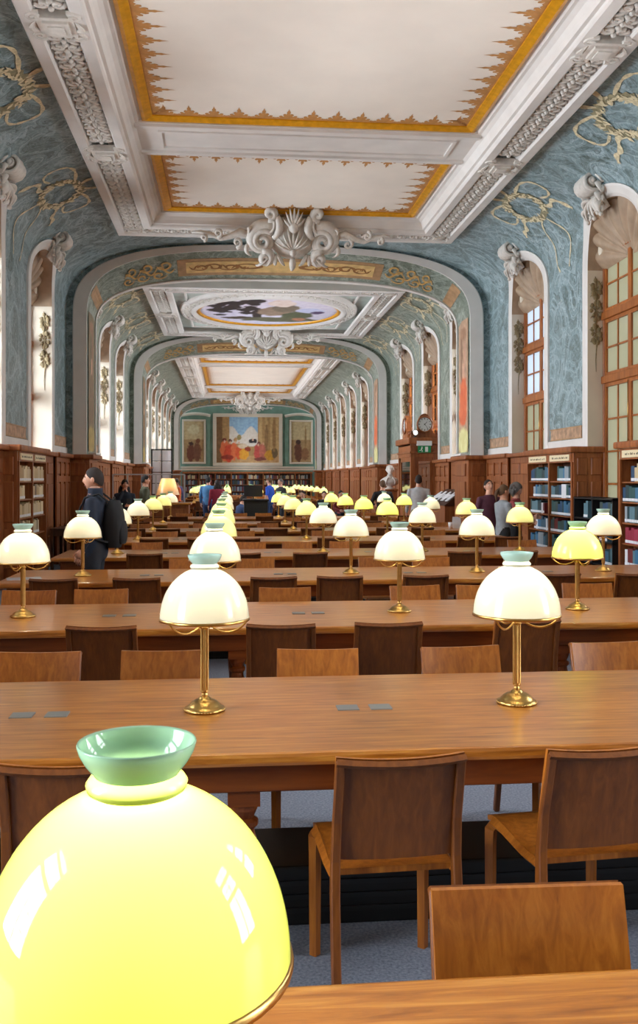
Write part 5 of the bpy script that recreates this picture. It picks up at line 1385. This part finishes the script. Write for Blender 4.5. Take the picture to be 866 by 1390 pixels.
person('person in a denim jacket seated by the black service desk', .22, 25.2, R(-60), 1.66, 'denim', 'dark_trousers', 'hair_dark', seated=True, lean=R(15), arms=[((-.25, .1, 1.14), (-.15, .34, 1.1)), ((.25, .1, 1.14), (.15, .34, 1.1))])
c_ = copy_tree(CH); c_.location = (.20, 25.2, 0); c_.rotation_euler = (0, 0, R(-60)); tag(c_, 'bent oak chair under the person in denim by the black desk', 'chair', 'bent oak chairs at the reading tables')
person('person in a black top seen from behind before the marble bust', 3.78, 22.95, R(8), 1.62, 'black_cloth', 'dark_trousers', 'hair_brown', 'short', jacket=1.1, arms=[((-.30, .04, 1.16), (-.16, .26, 1.10)), ((.30, .04, 1.16), (.16, .26, 1.10))])
person('man in a white shirt seen from behind walking to the porch', 4.22, 20.7, R(-12), 1.74, 'white_shirt', 'khaki', 'hair_dark', jacket=1.08)
person('man in a burgundy T-shirt looking up near the right dado', 4.46, 15.85, PI + .25, 1.64, 'burgundy', 'dark_trousers', 'hair_dark', sleeves=False, look=(0, .25))
person('woman with a ponytail in a grey sweater turned to the bookcase', 4.38, 14.75, R(-75), 1.56, 'grey_knit', 'black_cloth', 'hair_brown', 'pony', arms=[((-.24, .04, 1.14), (-.10, .26, 1.12)), ((.24, .04, 1.14), (.10, .26, 1.12))])
person('curly-haired person in a red patterned top reaching to the bookshelf', 4.90, 15.75, R(-125), 1.57, 'pattern_red', 'black_cloth', 'hair_grey', 'curly', arms=[((-.25, .04, 1.14), (-.2, .25, 1.05)), ((.26, .12, 1.18), (.14, .40, 1.14))])
person('person in violet standing at the far left bookcases', -1.9, 36.0 - 1.4, R(30), 1.68, 'violet_cloth', 'dark_trousers', 'hair_grey')
person('person in an orange top among the far left tables', -1.75, 32.6, R(100), 1.62, 'orange_cloth', 'dark_trousers', 'hair_dark')
for i, (x, y, c, l) in enumerate(((3.1, 30.5, 'black_cloth', 'person in black seated right of the centre aisle before the second arch'), (3.7, 31.6, 'pattern_red', 'person in red seated right of the centre aisle before the second arch'), (2.5, 31.2, 'dark_trousers', 'person in dark grey seated nearest the aisle before the second arch'))):
    person(l, x, y, R((170, 200, 150)[i]), 1.70, c, 'dark_trousers', 'hair_dark', seated=True, lean=R(10), arms=[((-.25, .1, 1.14), (-.15, .34, 1.12)), ((.25, .1, 1.14), (.15, .34, 1.12))])
    c_ = copy_tree(CH); c_.location = (x, y, 0); c_.rotation_euler = (0, 0, R((170, 200, 150)[i])); tag(c_, 'bent oak chair under the ' + l.split(' seated')[0] + ' in the middle bay', 'chair', 'bent oak chairs at the reading tables')
